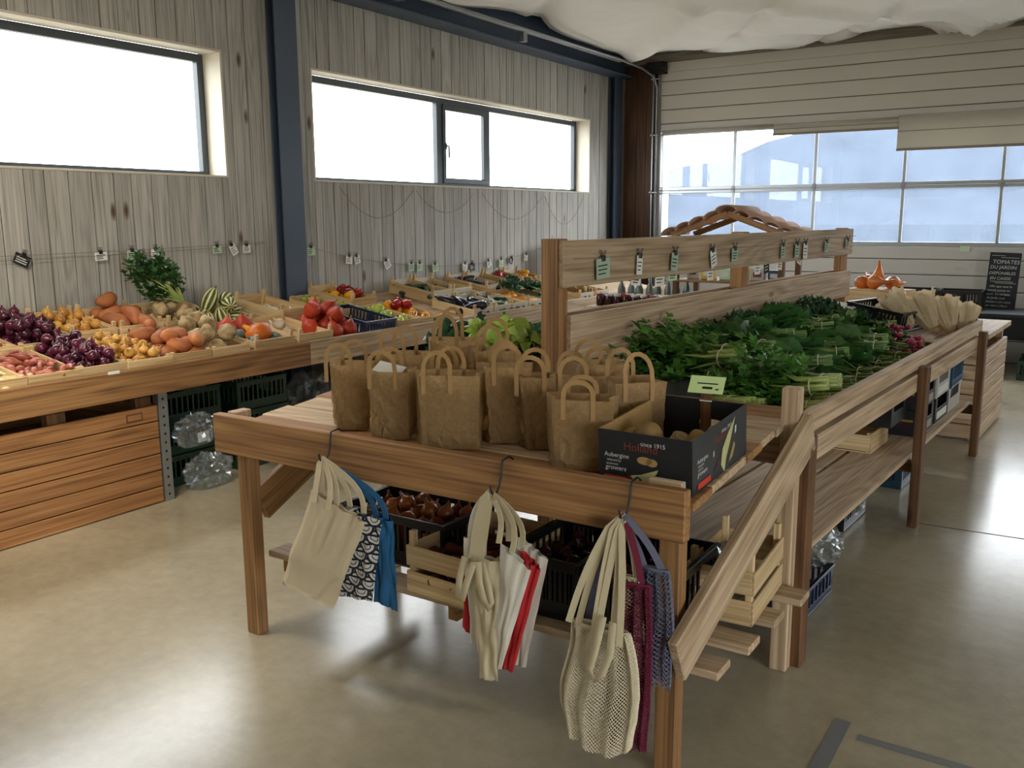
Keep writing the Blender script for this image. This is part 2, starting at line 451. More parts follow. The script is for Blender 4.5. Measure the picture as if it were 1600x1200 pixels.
# ---- steel frame: two columns, the eaves beam
def h_column(name, y0, y1, label, xo=.1, zt=3.44):
    t = tag(empty(name, (XW, (y0+y1)/2, 0)), label, 'column', kind='structure')
    d = (y1-y0)/2
    # flange towards the room, web, and the flange at the wall; the web is recessed
    box('flange', 'blue_steel', xo-.016, xo+.0, -d, d, 0, zt, t, .002)
    box('web', 'blue_steel', .004, xo-.016, -.012, .012, 0, zt, t, 0)
    box('flange', 'blue_steel', .003, .018, -d, d, 0, zt, t, .002)
    return t
h_column('steel_column_near', 5.165, 5.395, 'dark blue steel column between the two windows', .10)
h_column('steel_column_far', 10.992, 11.2, 'dark blue steel column in the far corner', .10)
t = tag(empty('eaves_beam', (XW, 4, 3.42)), 'dark blue steel beam along the top of the plank wall', 'beam', kind='structure')
box('flange', 'blue_steel', .0, .24, -7.6, 7.24, -.02, .0, t, .002)
box('web', 'blue_steel', .1, .12, -7.6, 7.24, 0, .4, t, 0)
box('flange', 'blue_steel', .0, .24, -7.6, 7.24, .4, .42, t, .002)

# ---- far wall with the sectional door
wf = MB()
wf.box(-5.9, -4.99, YD+.06, YD+.3, 0, CEIL); wf.box(-4.99, 5.2, YD+.06, YD+.3, 3.5, CEIL); wf.box(3.05, 5.2, YD+.06, YD+.3, 0, 3.5)
wf = tag(wf.build('wall_far', 'plaster'), kind='structure')
for i, (xa, xb) in enumerate(((-5.5, -5.32), (-5.318, -5.19), (-5.188, -5.08))):
    box('corner_board', 'umber_z', xa, xb, YD-.03, YD+.06, 0, 3.56, wf, .003)
hd = box('header_beam', 'header_wood', -5.5, 5.2, YD-.12, YD+.06, 3.56, 3.74, wf, .004)
box('header_board', 'door_panel', -5.0, 3.05, YD-.02, YD+.06, 3.44, 3.56, wf, .003)
door = tag(empty('door_1', (-5.0, YD, 0)), 'white sectional door with two rows of panes', 'door', kind='structure')
DZ = [0, .24, .42, .60, .775, .945, 1.12, 1.265]
for a, b2 in zip(DZ, DZ[1:]): box('panel', 'door_panel', 0, 8.05, 0, .045, a+.004, b2-.004, door, .005)
UZ = [2.705, 2.80, 2.975, 3.155, 3.33, 3.445]
for a, b2 in zip(UZ, UZ[1:]): box('panel', 'door_panel', 0, 8.05, 0, .045, a+.004, b2-.004, door, .005)
box('panel_core', 'joint', 0.005, 8.04, .03, .05, 0, 1.26, door, 0); box('panel_core', 'joint', .005, 8.04, .03, .05, 2.7, 3.44, door, 0)
box('glazing_bar', 'aluminium', 0, 8.05, -.004, .05, 1.265, 1.315, door, .004)
box('glazing_bar', 'aluminium', 0, 8.05, -.004, .05, 1.912, 1.95, door, .006)
box('glazing_bar', 'aluminium', 0, 8.05, -.004, .05, 1.954, 1.995, door, .006)
box('glazing_bar', 'aluminium', 0, 8.05, -.004, .05, 2.655, 2.705, door, .004)
for i in range(9):
    xm = .0 if i == 0 else i*1.0+.01
    hw = .045 if i == 0 else .018
    for (za, zb) in ((1.315, 1.912), (1.995, 2.655)):
        box('mullion', 'aluminium', xm-(0 if i == 0 else hw), xm+hw, 0, .046, za, zb, door, .004)
        if i < 8: box('pane', 'acrylic', xm+hw, (i+1)*1.0+.01-.018, .02, .024, za, zb, door, 0)
# hinges at the middle bar
for i in range(8):
    MB().box(-.02, .02, -.016, 0, -.04, .04, .003).tube([(-.03, -.016, 0), (.03, -.016, 0)], .009, 6).build('hinge', 'galvanised', door, loc=(i*1.0+.01 if i else .03, 0, 1.952))
# rail, rollers and cable at the left of the door
rail = tag(empty('door_rail', (-5.05, YD-.06, 0)), 'galvanised vertical track with rollers beside the sectional door', 'door track', kind='structure')
box('track', 'galvanised', -.025, -.01, -.03, .06, 0, 3.42, rail, .001)
box('track', 'black', -.01, .012, .0, .06, 0, 3.42, rail, .001)
MB().tube([(.02, 0, .3), (.02, 0, 3.25), (.0, -.05, 3.38), (-.03, -.35, 3.45), (-.05, -1.0, 3.48), (-.05, -5.0, 3.475)], .014, 6).build('cable_pipe', 'galvanised', rail, True)
for zz in (1.93, 2.66, 3.36):
    MB().tube([(-.05, -.03, zz), (.06, -.03, zz)], .011, 8).tube([(-.03, -.03, zz), (-.01, -.03, zz)], .024, 10).build('roller', 'galvanised', rail)
MB().box(-.1, .14, -.1, .06, 3.42, 3.56, .006).tube([(-.02, -.05, 3.49), (.16, -.05, 3.49)], .05, 10).build('cable_drum', 'black', rail)

# ---- other walls and the roof (out of view, they close the room)
wr = MB(); wr.box(5.0, 5.2, -3.8, -3.2, 0, CEIL); wr.box(5.0, 5.2, 1.4, 11.6, 0, CEIL); wr.box(5.0, 5.2, -3.2, 1.4, 2.75, CEIL)
wr = tag(wr.build('wall_right', 'plaster'), kind='structure')
wb = tag(MB().box(-5.9, 5.0, -3.8, -3.6, 0, CEIL).build('wall_back', 'plaster'), kind='structure')
en = tag(empty('assumed_shop_front', (5.1, -.9, 0)), 'assumed glazed shop front with dark frame, out of view', 'door', kind='structure')  # assumed glazed opening, unseen, added to let daylight onto the left wall
for k in range(5): box('mullion', 'dark_frame', -.03, .03, -2.27+k*4.54/4-.03, -2.27+k*4.54/4+.03, 0, 2.75, en, .002)
for zm in (.03, 2.2, 2.72): box('frame_rail', 'dark_frame', -.029, .029, -2.3, 2.3, zm-.03, zm+.03, en, .002)
box('pane', 'glass', -.004, .004, -2.27, 2.27, .06, 2.69, en, 0)
ce = tag(MB().box(-5.9, 5.2, -3.8, 11.6, CEIL, CEIL+.2).build('ceiling', 'roof_dark'), kind='structure')

# ---- canopy of white fabric hung under the roof
plain('canopy_cloth', hexc('ebe9e3'), .9, var=.05, vscale=5, trans=.12, bump=.15, bscale=200)
def canopy():
    nx, ny = 110, 120; x0, x1, y0, y1 = -5.27, 4.8, -3.5, 11.12
    v = []; f = []
    for j in range(ny+1):
        for i in range(nx+1):
            x = x0+(x1-x0)*i/nx; y = y0+(y1-y0)*j/ny
            bay = (y-y0)/(y1-y0)*5
            sag = .10*abs(math.sin(PI*bay))**1.2
            u = min((x-x0)/2.5, 1)
            swell = -.16*math.sin(u*PI*.9)*(.6+.4*math.sin(y*1.9+.7))
            fold = .07*mnoise.noise(Vector((x*1.1+.6*y, y*.35-x*.25, 2)))+.05*math.sin((x*1.0+y*.9)*4.3+1.5*mnoise.noise(Vector((x*.5, y*.5, 0))))*max(0, mnoise.noise(Vector((x*.4, y*.4, 7)))+.25)
            q_ = x*.8+y*.62+.5*mnoise.noise(Vector((x*.35, y*.35, 3)))
            crease = sum(a_*math.exp(-((q_-c_)/w_)**2) for (c_, a_, w_) in ((1.2, .06, .09), (2.6, -.07, .12), (3.3, .05, .07), (4.4, .07, .1), (5.5, -.06, .1), (6.3, .06, .08), (7.6, -.07, .12), (8.5, .06, .1), (9.6, .06, .1)))
            q2 = x*.75-y*.5+.4*mnoise.noise(Vector((x*.4, y*.3, 9)))
            crease += sum(a_*math.exp(-((q2-c_)/w_)**2) for (c_, a_, w_) in ((-7.4, .05, .08), (-6.6, -.05, .1), (-5.7, .05, .08), (-4.9, -.05, .1)))*max(0, min(1, (x+4.5)/2))
            edge = 0
            far = -.02*math.sin(x*1.7)*math.exp(-((y-y1)/.8)**2) - .10*math.exp(-((y-y1)/.9)**2)*max(0, (x+3.5)/5)
            z = 3.66 - sag*.6 + swell*.7 + fold + 1.6*crease + far - .02*(x-x0)*0
            v.append((x, y, z))
    for j in range(ny):
        for i in range(nx):
            a = j*(nx+1)+i; f.append((a, a+1, a+nx+2, a+nx+1))
    o = MB().add(v, f).build('canopy_fabric', 'canopy_cloth', None, True)
    md = o.modifiers.new('thickness', 'SOLIDIFY'); md.thickness = .004
    return tag(o, 'white draped fabric canopy hung under the roof', 'canopy', kind='structure')
canopy()
# light rail on the beam
t = thing('conduit_rail', 'thin grey conduit rail with brackets under the dark blue beam', 'conduit', (-5.25, 7.4, 3.5))
MB().box(-.02, .02, -2.6, 3.2, .0, .04, .003).build('rail', 'galvanised', t)
for yy in (-1.9, .95): MB().box(-.03, .03, -.035, .035, -.1, .0, .003).build('bracket', 'galvanised', t, loc=(0, yy, 0))
MB().box(-.05, .05, -.2, .2, -.06, .0, .004).build('connector_box', 'dark_frame', t, loc=(0, -1.2, 0))

# ---- outside: ground and wooded hills
plain('meadow', hexc('282e34'), 1, spec=0, var=.2, vscale=.05)
plain('forest', hexc('2f353d'), 1, spec=0, var=.35, vscale=.02)
tag(MB().box(-900, 900, -60, 2500, -.5, -.3).build('ground_outside', 'meadow'), kind='structure')
plain('bounce_concrete', hexc('959188'), .95, spec=.1, var=.08, vscale=.3)
tag(MB().box(-45, 45, -45, 50, -.3, -.27).build('bounce_yard', 'bounce_concrete'), kind='structure')  # unseen bright slab, added to bounce daylight up onto the canopy
def hill(name, x0, x1, y, heights, depth, label):
    n = 60; v = []; f = []
    for j in range(9):
        s = j/8
        for i in range(n+1):
            x = x0+(x1-x0)*i/n; u = i/n*(len(heights)-1); k = min(int(u), len(heights)-2); h = heights[k]+(heights[k+1]-heights[k])*(3*(u-k)**2-2*(u-k)**3)
            h *= math.sin(PI*s)**.8 if 0 < s < 1 else 0
            h += (3+h*.06)*mnoise.noise(Vector((x*.02, s*5, 1)))*(1 if 0 < s < 1 else 0) + (1.5*mnoise.noise(Vector((x*.15, s*9, 1))) if 0 < s < 1 else 0)
            v.append((x, y+(s-.5)*depth, h-.4))
    for j in range(8):
        for i in range(n):
            a = j*(n+1)+i; f.append((a, a+1, a+n+2, a+n+1))
    o = MB().add(v, f).build(name, 'forest', None, True)
    return tag(o, label, 'hill', kind='structure')
hill('hill_far', -560, 420, 900, [2, 30, 58, 92, 122, 140, 155, 155, 140], 500, 'wooded hill in haze beyond the sectional door')
hill('hill_near', -130, 220, 320, [0, 8, 20, 45, 60], 160, 'nearer wooded slope rising to the right beyond the door')

# ---- assumed warm spotlights on a track, unseen, added to brighten the near-left wall and floor (left of the view)
def assumed_track_spots():
    t = thing('assumed_spot_track', 'assumed black ceiling track with warm spotlights, added out of view to light the near-left wall and floor', 'assumed track light', (-3.1, .6, 3.3))
    MB().box(-.02, .02, -1.5, 1.5, 0, .035, .003).build('track', 'black', t)
    for y in (-1.3, 1.3): MB().tube([(0, y, .035), (0, y, CEIL-3.3)], .004, 5).build('hanger', 'black', t)
    m, n, l, b = nt_new('assumed_spot_lens'); MATS['assumed_spot_lens'] = m
    b.inputs['Emission Color'].default_value = (1, .88, .7, 1); b.inputs['Emission Strength'].default_value = 30; b.inputs['Base Color'].default_value = (.9, .9, .9, 1)
    for (y, aim, pw) in ((-.9, (-5.5, 1.6, 1.1), 1), (.3, (-5.5, 2.7, 1.0), 1), (1.2, (-3.75, 1.75, 0), .9)):
        p = Vector((-3.1, .6+y, 3.18)); d = (Vector(aim)-p).normalized(); q = d.to_track_quat('-Z', 'Y')
        h = MB().lathe([(.0, .07), (.03, .07), (.042, .05), (.045, -.06), (.04, -.06), (.038, -.045), (0, -.045)], 16).build('assumed_spot_head', 'black', t, True, (0, y, -.12)); h.rotation_euler = q.to_euler()
        MB().lathe([(.036, -.0465), (.036, -.05), (0, -.05)][::-1], 16).build('lens', 'assumed_spot_lens', h)
        MB().tube([(0, y, -.10), (0, y, 0)], .008, 6).build('stem', 'black', t)
        li = bpy.data.lights.new('assumed_spot_light', 'SPOT'); li.energy = ASSUMED_LAMP_W*pw; li.color = (1, .88, .7); li.spot_size = math.radians(95); li.spot_blend = 1.0; li.shadow_soft_size = .12
        o = bpy.data.objects.new('assumed_spot_light', li); COL.objects.link(o); o.parent = t; o.location = Vector((0, y, -.12))+d*.07; o.rotation_euler = q.to_euler()
assumed_track_spots()
# ================================================================== PRODUCE LIBRARY
def veg_mat(name, c, c2=None, rough=.45, scale=6, bump=0, bscale=60, randv=.12, spec=.5):
    m, n, l, b = nt_new(name); MATS[name] = m
    tc = n.new('ShaderNodeTexCoord'); oi = n.new('ShaderNodeObjectInfo')
    off = n.new('ShaderNodeVectorMath'); off.operation = 'SCALE'; off.inputs[0].default_value = (7, 3, 9); l.new(oi.outputs['Random'], off.inputs['Scale'])
    ad = n.new('ShaderNodeVectorMath'); ad.operation = 'ADD'; l.new(tc.outputs['Object'], ad.inputs[0]); l.new(off.outputs[0], ad.inputs[1])
    t = n.new('ShaderNodeTexNoise'); t.inputs['Scale'].default_value = scale/.06*.1; t.inputs['Detail'].default_value = 4
    l.new(ad.outputs[0], t.inputs['Vector'])
    cr = ramp(n, [(.35, c2 or tuple(x*.6 for x in c)), (.62, c)]); l.new(t.outputs['Fac'], cr.inputs[0])
    br = n.new('ShaderNodeMath'); br.operation = 'MULTIPLY_ADD'; br.inputs[1].default_value = 2*randv; br.inputs[2].default_value = 1-randv; l.new(oi.outputs['Random'], br.inputs[0])
    v = n.new('ShaderNodeVectorMath'); v.operation = 'SCALE'; l.new(cr.outputs[0], v.inputs[0]); l.new(br.outputs[0], v.inputs['Scale']); l.new(v.outputs[0], b.inputs['Base Color'])
    b.inputs['Roughness'].default_value = rough; b.inputs['Specular IOR Level'].default_value = spec
    if bump:
        t2 = n.new('ShaderNodeTexNoise'); t2.inputs['Scale'].default_value = bscale; l.new(ad.outputs[0], t2.inputs['Vector'])
        bp = n.new('ShaderNodeBump'); bp.inputs['Strength'].default_value = bump; bp.inputs['Distance'].default_value = .006; l.new(t2.outputs['Fac'], bp.inputs['Height']); l.new(bp.outputs[0], b.inputs['Normal'])
    return m
def stripe_mat(name, base, stripe, count=10, width=.3):
    """meridian stripes around the local z axis"""
    m, n, l, b = nt_new(name); MATS[name] = m
    tc = n.new('ShaderNodeTexCoord'); sp = n.new('ShaderNodeSeparateXYZ'); l.new(tc.outputs['Object'], sp.inputs[0])
    at = n.new('ShaderNodeMath'); at.operation = 'ARCTAN2'; l.new(sp.outputs[1], at.inputs[0]); l.new(sp.outputs[0], at.inputs[1])
    no = n.new('ShaderNodeTexNoise'); no.inputs['Scale'].default_value = 45; l.new(tc.outputs['Object'], no.inputs['Vector'])
    mu = n.new('ShaderNodeMath'); mu.operation = 'MULTIPLY'; mu.inputs[1].default_value = count; l.new(at.outputs[0], mu.inputs[0])
    si = n.new('ShaderNodeMath'); si.operation = 'COSINE'; l.new(mu.outputs[0], si.inputs[0])
    ad = n.new('ShaderNodeMath'); ad.operation = 'MULTIPLY_ADD'; ad.inputs[1].default_value = 1.6; l.new(no.outputs['Fac'], ad.inputs[0]); l.new(si.outputs[0], ad.inputs[2])
    cr = ramp(n, [(.0, base), (.5, stripe)]); cr.color_ramp.elements[0].position = .5+width; cr.color_ramp.elements[1].position = .62+width
    l.new(ad.outputs[0], cr.inputs[0]); l.new(cr.outputs[0], b.inputs['Base Color']); b.inputs['Roughness'].default_value = .4
    return m
veg_mat('red_onion', hexc('5a1d33'), hexc('2c0c1c'), .22, 5)
veg_mat('yellow_onion', hexc('d2a552'), hexc('a9702c'), .32, 6)
veg_mat('brown_onion', hexc('a8622e'), hexc('6e3a1a'), .28, 6)
veg_mat('shallot', hexc('b96a50'), hexc('7c3a2c'), .3, 6)
veg_mat('sweet_potato', hexc('bf7846'), hexc('96542e'), .6, 4, .25, 50)
veg_mat('celeriac', hexc('c7b083'), hexc('7d6540'), .8, 9, .9, 70)
veg_mat('potato', hexc('bb9a5e'), hexc('8f7040'), .7, 6, .25, 60)
veg_mat('parsnip', hexc('e2d3a0'), hexc('c2ab70'), .6, 8, .3, 60)
veg_mat('red_squash', hexc('c4452a'), hexc('a02e1a'), .45, 3)
veg_mat('orange_squash', hexc('dd7a26'), hexc('b85a18'), .4, 3)
veg_mat('dark_squash', hexc('40544a'), hexc('25342d'), .5, 5)
veg_mat('grey_squash', hexc('6d7f7d'), hexc('4a5856'), .55, 5)
veg_mat('yellow_pepper', hexc('f0b21e'), hexc('d98c10'), .22, 2)
veg_mat('red_pepper', hexc('b01d18'), hexc('7c100e'), .22, 2)
veg_mat('green_pepper', hexc('b9c24a'), hexc('8aa033'), .25, 2)
veg_mat('zucchini', hexc('2c4a2a'), hexc('18301a'), .35, 6)
veg_mat('cucumber', hexc('3f6a33'), hexc('244a22'), .35, 6)
veg_mat('aubergine', hexc('211a2c'), hexc('120e1a'), .18, 3)
veg_mat('yellow_squash', hexc('f0a62a'), hexc('d98616'), .35, 3)
veg_mat('garlic', hexc('e6dcc8'), hexc('c4b094'), .6, 6)
veg_mat('radish', hexc('9c2140'), hexc('6a112a'), .35, 5)
veg_mat('carrot_dark', hexc('8a4228'), hexc('56261a'), .6, 6)
veg_mat('stem_tan', hexc('a38a57'), hexc('6f5a34'), .8, 8, .4, 80)
stripe_mat('striped_squash', hexc('e8d79a'), hexc('3f5c2c'), 9, .0)
def leaf_mat(name, c, c2, trans=.25, rough=.38):
    m = veg_mat(name, c, c2, rough, 3, .35, 30, .1)
    n = m.node_tree.nodes; l = m.node_tree.links
    tr = n.new('ShaderNodeBsdfTranslucent'); tr.inputs[0].default_value = rgb(c); mx = n.new('ShaderNodeMixShader'); mx.inputs[0].default_value = trans
    l.new(n['Principled BSDF'].outputs[0], mx.inputs[1]); l.new(tr.outputs[0], mx.inputs[2]); l.new(mx.outputs[0], n['Material Output'].inputs[0])
leaf_mat('celery_leaf', hexc('5f9138'), hexc('38682a'))
leaf_mat('dark_leaf', hexc('3d6530'), hexc('234622'))
leaf_mat('kale_leaf', hexc('3f6440'), hexc('27472e'))
leaf_mat('chard_leaf', hexc('4d7a3c'), hexc('2d5a2e'))
leaf_mat('leek_leaf', hexc('5d8a4e'), hexc('3d6a3c'))
leaf_mat('lettuce_leaf', hexc('b9cc5a'), hexc('8fae45'))
leaf_mat('cabbage_leaf', hexc('4f7a4c'), hexc('335a38'))
veg_mat('celery_stalk', hexc('adb96c'), hexc('8a9f4e'), .4, 5)
veg_mat('chard_stalk', hexc('7d9650'), hexc('5f7d3c'), .4, 5)
plain('band', hexc('cfc9a8'), .6)

def blob(prof, n=12, lobes=0, depth=0, jit=0, seed=0, sx=1, sy=1, bend=0):
    """turned body with optional lobes and lumps; prof (radius, z)"""
    v, f = lathe_vf(prof, n); out = []
    for p in v:
        x, y, z = p; a = math.atan2(y, x)
        k = 1-depth*(.5+.5*math.cos(lobes*a)) if lobes else 1
        q = Vector((x*k*sx, y*k*sy, z))
        if jit:
            nn = mnoise.noise(Vector((x*22+seed*7.1, y*22-seed*3.3, z*22+seed)))*jit
            q *= 1+nn
        if bend: q.x += bend*z*z
        out.append(q)
    return MB().add(out, f)
def ell(r, h, m=8, p=1.0): return [(0, -h)] + [(r*math.sin(PI*i/m)**p, -h*math.cos(PI*i/m)) for i in range(1, m)] + [(0, h)]
VEG = {}
def veg_mesh(key, mb, mats): VEG.setdefault(key, []).append(mb.mesh(key, mats, True))
for s in range(3):
    k = .93+.07*s
    veg_mesh('red_onion', blob([(0, -.026*k), (.012, -.0265*k), (.026, -.018*k), (.033, -.002), (.030, .012*k), (.018, .022*k), (.007, .030*k), (.004, .042*k), (0, .043*k)], 10, jit=.05, seed=s), 'red_onion')
    veg_mesh('yellow_onion', blob([(0, -.025), (.012, -.0255), (.025, -.018), (.031, -.002), (.028, .012), (.016, .023), (.006, .032), (.005, .046), (0, .048)], 10, jit=.06, seed=s+4), 'yellow_onion')
    veg_mesh('brown_onion', blob([(0, -.028), (.012, -.0285), (.028, -.018), (.034, -.002), (.030, .014), (.016, .026), (.006, .036), (.005, .052), (0, .054)], 10, jit=.06, seed=s+4), 'brown_onion')
    veg_mesh('shallot', blob([(0, -.046), (.006, -.042), (.015, -.026), (.021, -.006), (.019, .012), (.010, .03), (.004, .046), (0, .056)], 9, jit=.1, seed=s, bend=(s-1)*2), 'shallot')
    veg_mesh('sweet_potato', blob(ell(.038+.004*s, .07+.008*s, 9, .8), 12, jit=.22, seed=s+2, bend=(s-1)*2.0), 'sweet_potato')
    veg_mesh('celeriac', blob(ell(.058+.003*s, .05, 10), 14, jit=.3, seed=s+9), 'celeriac')
    veg_mesh('potato', blob(ell(.032+.004*s, .045, 8), 12, jit=.16, seed=s+5), 'potato')
    veg_mesh('parsnip', blob([(0, -.1), (.005, -.09), (.012, -.04), (.02, .02), (.026, .055), (.022, .07), (.01, .075), (0, .072)], 10, jit=.12, seed=s, bend=1.0), 'parsnip')
    veg_mesh('red_squash', blob([(0, -.062), (.03, -.064), (.062, -.045), (.078, -.01), (.066, .026), (.04, .056), (.018, .082), (0, .09)], 24, 8, .1, jit=.06, seed=s).lathe([(.008, .085), (.006, .105), (.009, .118), (0, .119)], 6, mi=1), ['red_squash', 'stem_tan'])
    veg_mesh('zucchini', blob([(0, -.11), (.012, -.108), (.022, -.09), (.0235, 0), (.019, .08), (.011, .105), (.009, .12), (0, .122)], 10, 5, .04, jit=.05, seed=s, bend=(s-1)*.8), 'zucchini')
    veg_mesh('cucumber', blob([(0, -.13), (.012, -.125), (.021, -.1), (.022, 0), (.021, .1), (.011, .125), (0, .13)], 10, jit=.06, seed=s, bend=(s-1)*.6), 'cucumber')
    veg_mesh('aubergine', blob([(0, -.1), (.02, -.096), (.036, -.07), (.04, -.03), (.032, .03), (.022, .07), (.014, .088), (.008, .095), (.008, .115), (0, .116)], 12, jit=.06, seed=s, bend=.8), 'aubergine')
    veg_mesh('yellow_squash', blob([(0, -.1), (.015, -.096), (.026, -.07), (.026, -.03), (.017, .03), (.015, .075), (.009, .1), (0, .105)], 12, jit=.06, seed=s, bend=1.5), 'yellow_squash')
    for c in ('yellow', 'red', 'green'):
        veg_mesh(c+'_pepper', blob([(0, -.038), (.018, -.045), (.032, -.038), (.04, -.005), (.038, .028), (.024, .04), (.008, .034), (0, .033)], 16, 4, .13, jit=.08, seed=s).lathe([(.006, .032), (.005, .05), (0, .056)], 6, mi=1), [c+'_pepper', 'zucchini'])
    veg_mesh('garlic', blob([(0, -.022), (.02, -.022), (.036, -.008), (.034, .008), (.018, .026), (.007, .038), (.005, .06), (0, .061)], 14, 7, .1, jit=.05, seed=s), 'garlic')
    veg_mesh('radish', blob([(0, -.026), (.004, -.016), (.012, -.006), (.0145, .004), (.009, .014), (0, .016)], 8, jit=.06, seed=s), 'radish')
    veg_mesh('striped_squash', blob(ell(.05+.004*s, .07+.012*s, 10), 24, 9, .07, jit=.04, seed=s).lathe([(.008, .066+.012*s), (.006, .088+.012*s), (0, .09+.012*s)], 6, mi=1), ['striped_squash', 'stem_tan'])
    veg_mesh('carrot_dark', blob([(0, -.09), (.004, -.08), (.011, -.03), (.017, .03), (.019, .06), (.012, .07), (0, .068)], 8, jit=.15, seed=s, bend=1.5*(s-1)), 'carrot_dark')
veg_mesh('orange_squash', blob([(0, -.055), (.04, -.06), (.08, -.045), (.095, 0), (.08, .042), (.04, .055), (.014, .046), (0, .045)], 24, 10, .07, jit=.04, seed=1).lathe([(.011, .045), (.009, .07), (.013, .082), (0, .083)], 6, mi=1), ['orange_squash', 'stem_tan'])
veg_mesh('dark_squash', blob([(0, -.04), (.04, -.045), (.07, -.03), (.082, 0), (.07, .03), (.035, .042), (.012, .034), (0, .033)], 20, 10, .06, jit=.05, seed=3).lathe([(.01, .034), (.008, .058), (0, .06)], 6, mi=1), ['dark_squash', 'stem_tan'])
veg_mesh('grey_squash', blob([(0, -.04), (.04, -.045), (.066, -.03), (.076, 0), (.066, .03), (.035, .042), (.012, .034), (0, .033)], 20, 9, .07, jit=.05, seed=5).lathe([(.01, .034), (.008, .056), (0, .058)], 6, mi=1), ['grey_squash', 'stem_tan'])
veg_mesh('orange_gourd', blob([(0, -.09), (.03, -.088), (.055, -.06), (.058, -.02), (.035, .03), (.02, .07), (.016, .11), (.012, .14), (0, .143)], 16, 8, .06, jit=.06, seed=2, bend=2.2), 'orange_squash')

def put(key, loc, rot, label, cat, group=None, scale=1.0, i=None):
    ms = VEG[key]; me = ms[rnd.randrange(len(ms)) if i is None else i % len(ms)]
    o = link(key, me); o.location = loc; o.rotation_euler = rot; o.scale = (scale,)*3
    return tag(o, label, cat, group)
def pile(key, M, x0, x1, y0, y1, n, r, label, cat, group, base=.012, squash=1.0, lie=False, seed=1, scale=(.9, 1.1), upright=.5, zmax=9):
    """drop n items one by one into the lowest free spot of a crate; M places the crate"""
    R = random.Random(seed); done = []
    rz = r*squash
    for k in range(n):
        best = None
        for t in range(14):
            x = R.uniform(x0+r, x1-r); y = R.uniform(y0+r, y1-r); z = base+rz
            for (a, b2, c) in done:
                d2 = ((x-a)**2+(y-b2)**2)/(r*r)
                if d2 < 3.6: z = max(z, c+rz*math.sqrt(max(0, 4-d2))*.93)
            if best is None or z < best[2]: best = (x, y, z)
        if best[2] > zmax: continue
        done.append(best)
        s = R.uniform(*scale)
        if lie: e = Euler((PI/2+R.uniform(-.3, .3), R.uniform(-.3, .3), R.uniform(0, 2*PI)))
        else: e = Euler((R.gauss(0, upright), R.gauss(0, upright), R.uniform(0, 2*PI)))
        m = M @ Matrix.Translation(best) @ e.to_matrix().to_4x4()
        o = link(key, VEG[key][R.randrange(len(VEG[key]))]); o.matrix_world = m @ Matrix.Scale(s, 4)
        tag(o, label, cat, group)

# ---- leaves
def leaflet(mb, p, d, up, size, lobes=3, mi=0, curl=.3):
    """small lobed leaf at p pointing along d, 5-7 triangles, slightly cupped"""
    d = d.normalized(); side = d.cross(up)
    if side.length < 1e-4: side = d.orthogonal()
    side.normalize(); nrm = side.cross(d)
    pts = [(0, 0)]
    if lobes == 3: prof = [(.25, -.3), (.55, -.55), (.5, -.22), (1.0, 0), (.5, .22), (.55, .55), (.25, .3)]
    else: prof = [(.3, -.3), (.7, -.28), (1.0, 0), (.7, .28), (.3, .3)]
    v = [p]
    for (a, b2) in prof:
        v.append(p+d*a*size+side*b2*size+nrm*size*(curl*(abs(b2)*.9)-curl*.5*a*a))
    mb.add(v, [(0, i, i+1) for i in range(1, len(prof))], mi)
def ruffle_leaf(mb, p, d, up, L, W, R, ruf=.2, nu=6, nv=4, mi=0, droop=.4):
    """large ruffled leaf blade as a small grid"""
    d = d.normalized(); side = d.cross(up)
    if side.length < 1e-4: side = d.orthogonal()
    side.normalize(); nrm = side.cross(d); ph = R.uniform(0, 6)
    v = []; f = []
    for i in range(nu+1):
        u = i/nu; w = W*(math.sin(PI*min(1, (u*.86+.1)))**.7)
        for j in range(nv+1):
            t = j/nv*2-1
            hgt = abs(t)*W*.25 + ruf*W*abs(t)*math.sin(u*14+ph+t*2) - droop*L*u*u + R.uniform(-.03, .03)*W
            v.append(p+d*L*u*(1-.15*droop*u)+side*t*w*.5+nrm*hgt)
    for i in range(nu):
        for j in range(nv):
            a = i*(nv+1)+j; f.append((a, a+1, a+nv+2, a+nv+1))
    mb.add(v, f, mi)
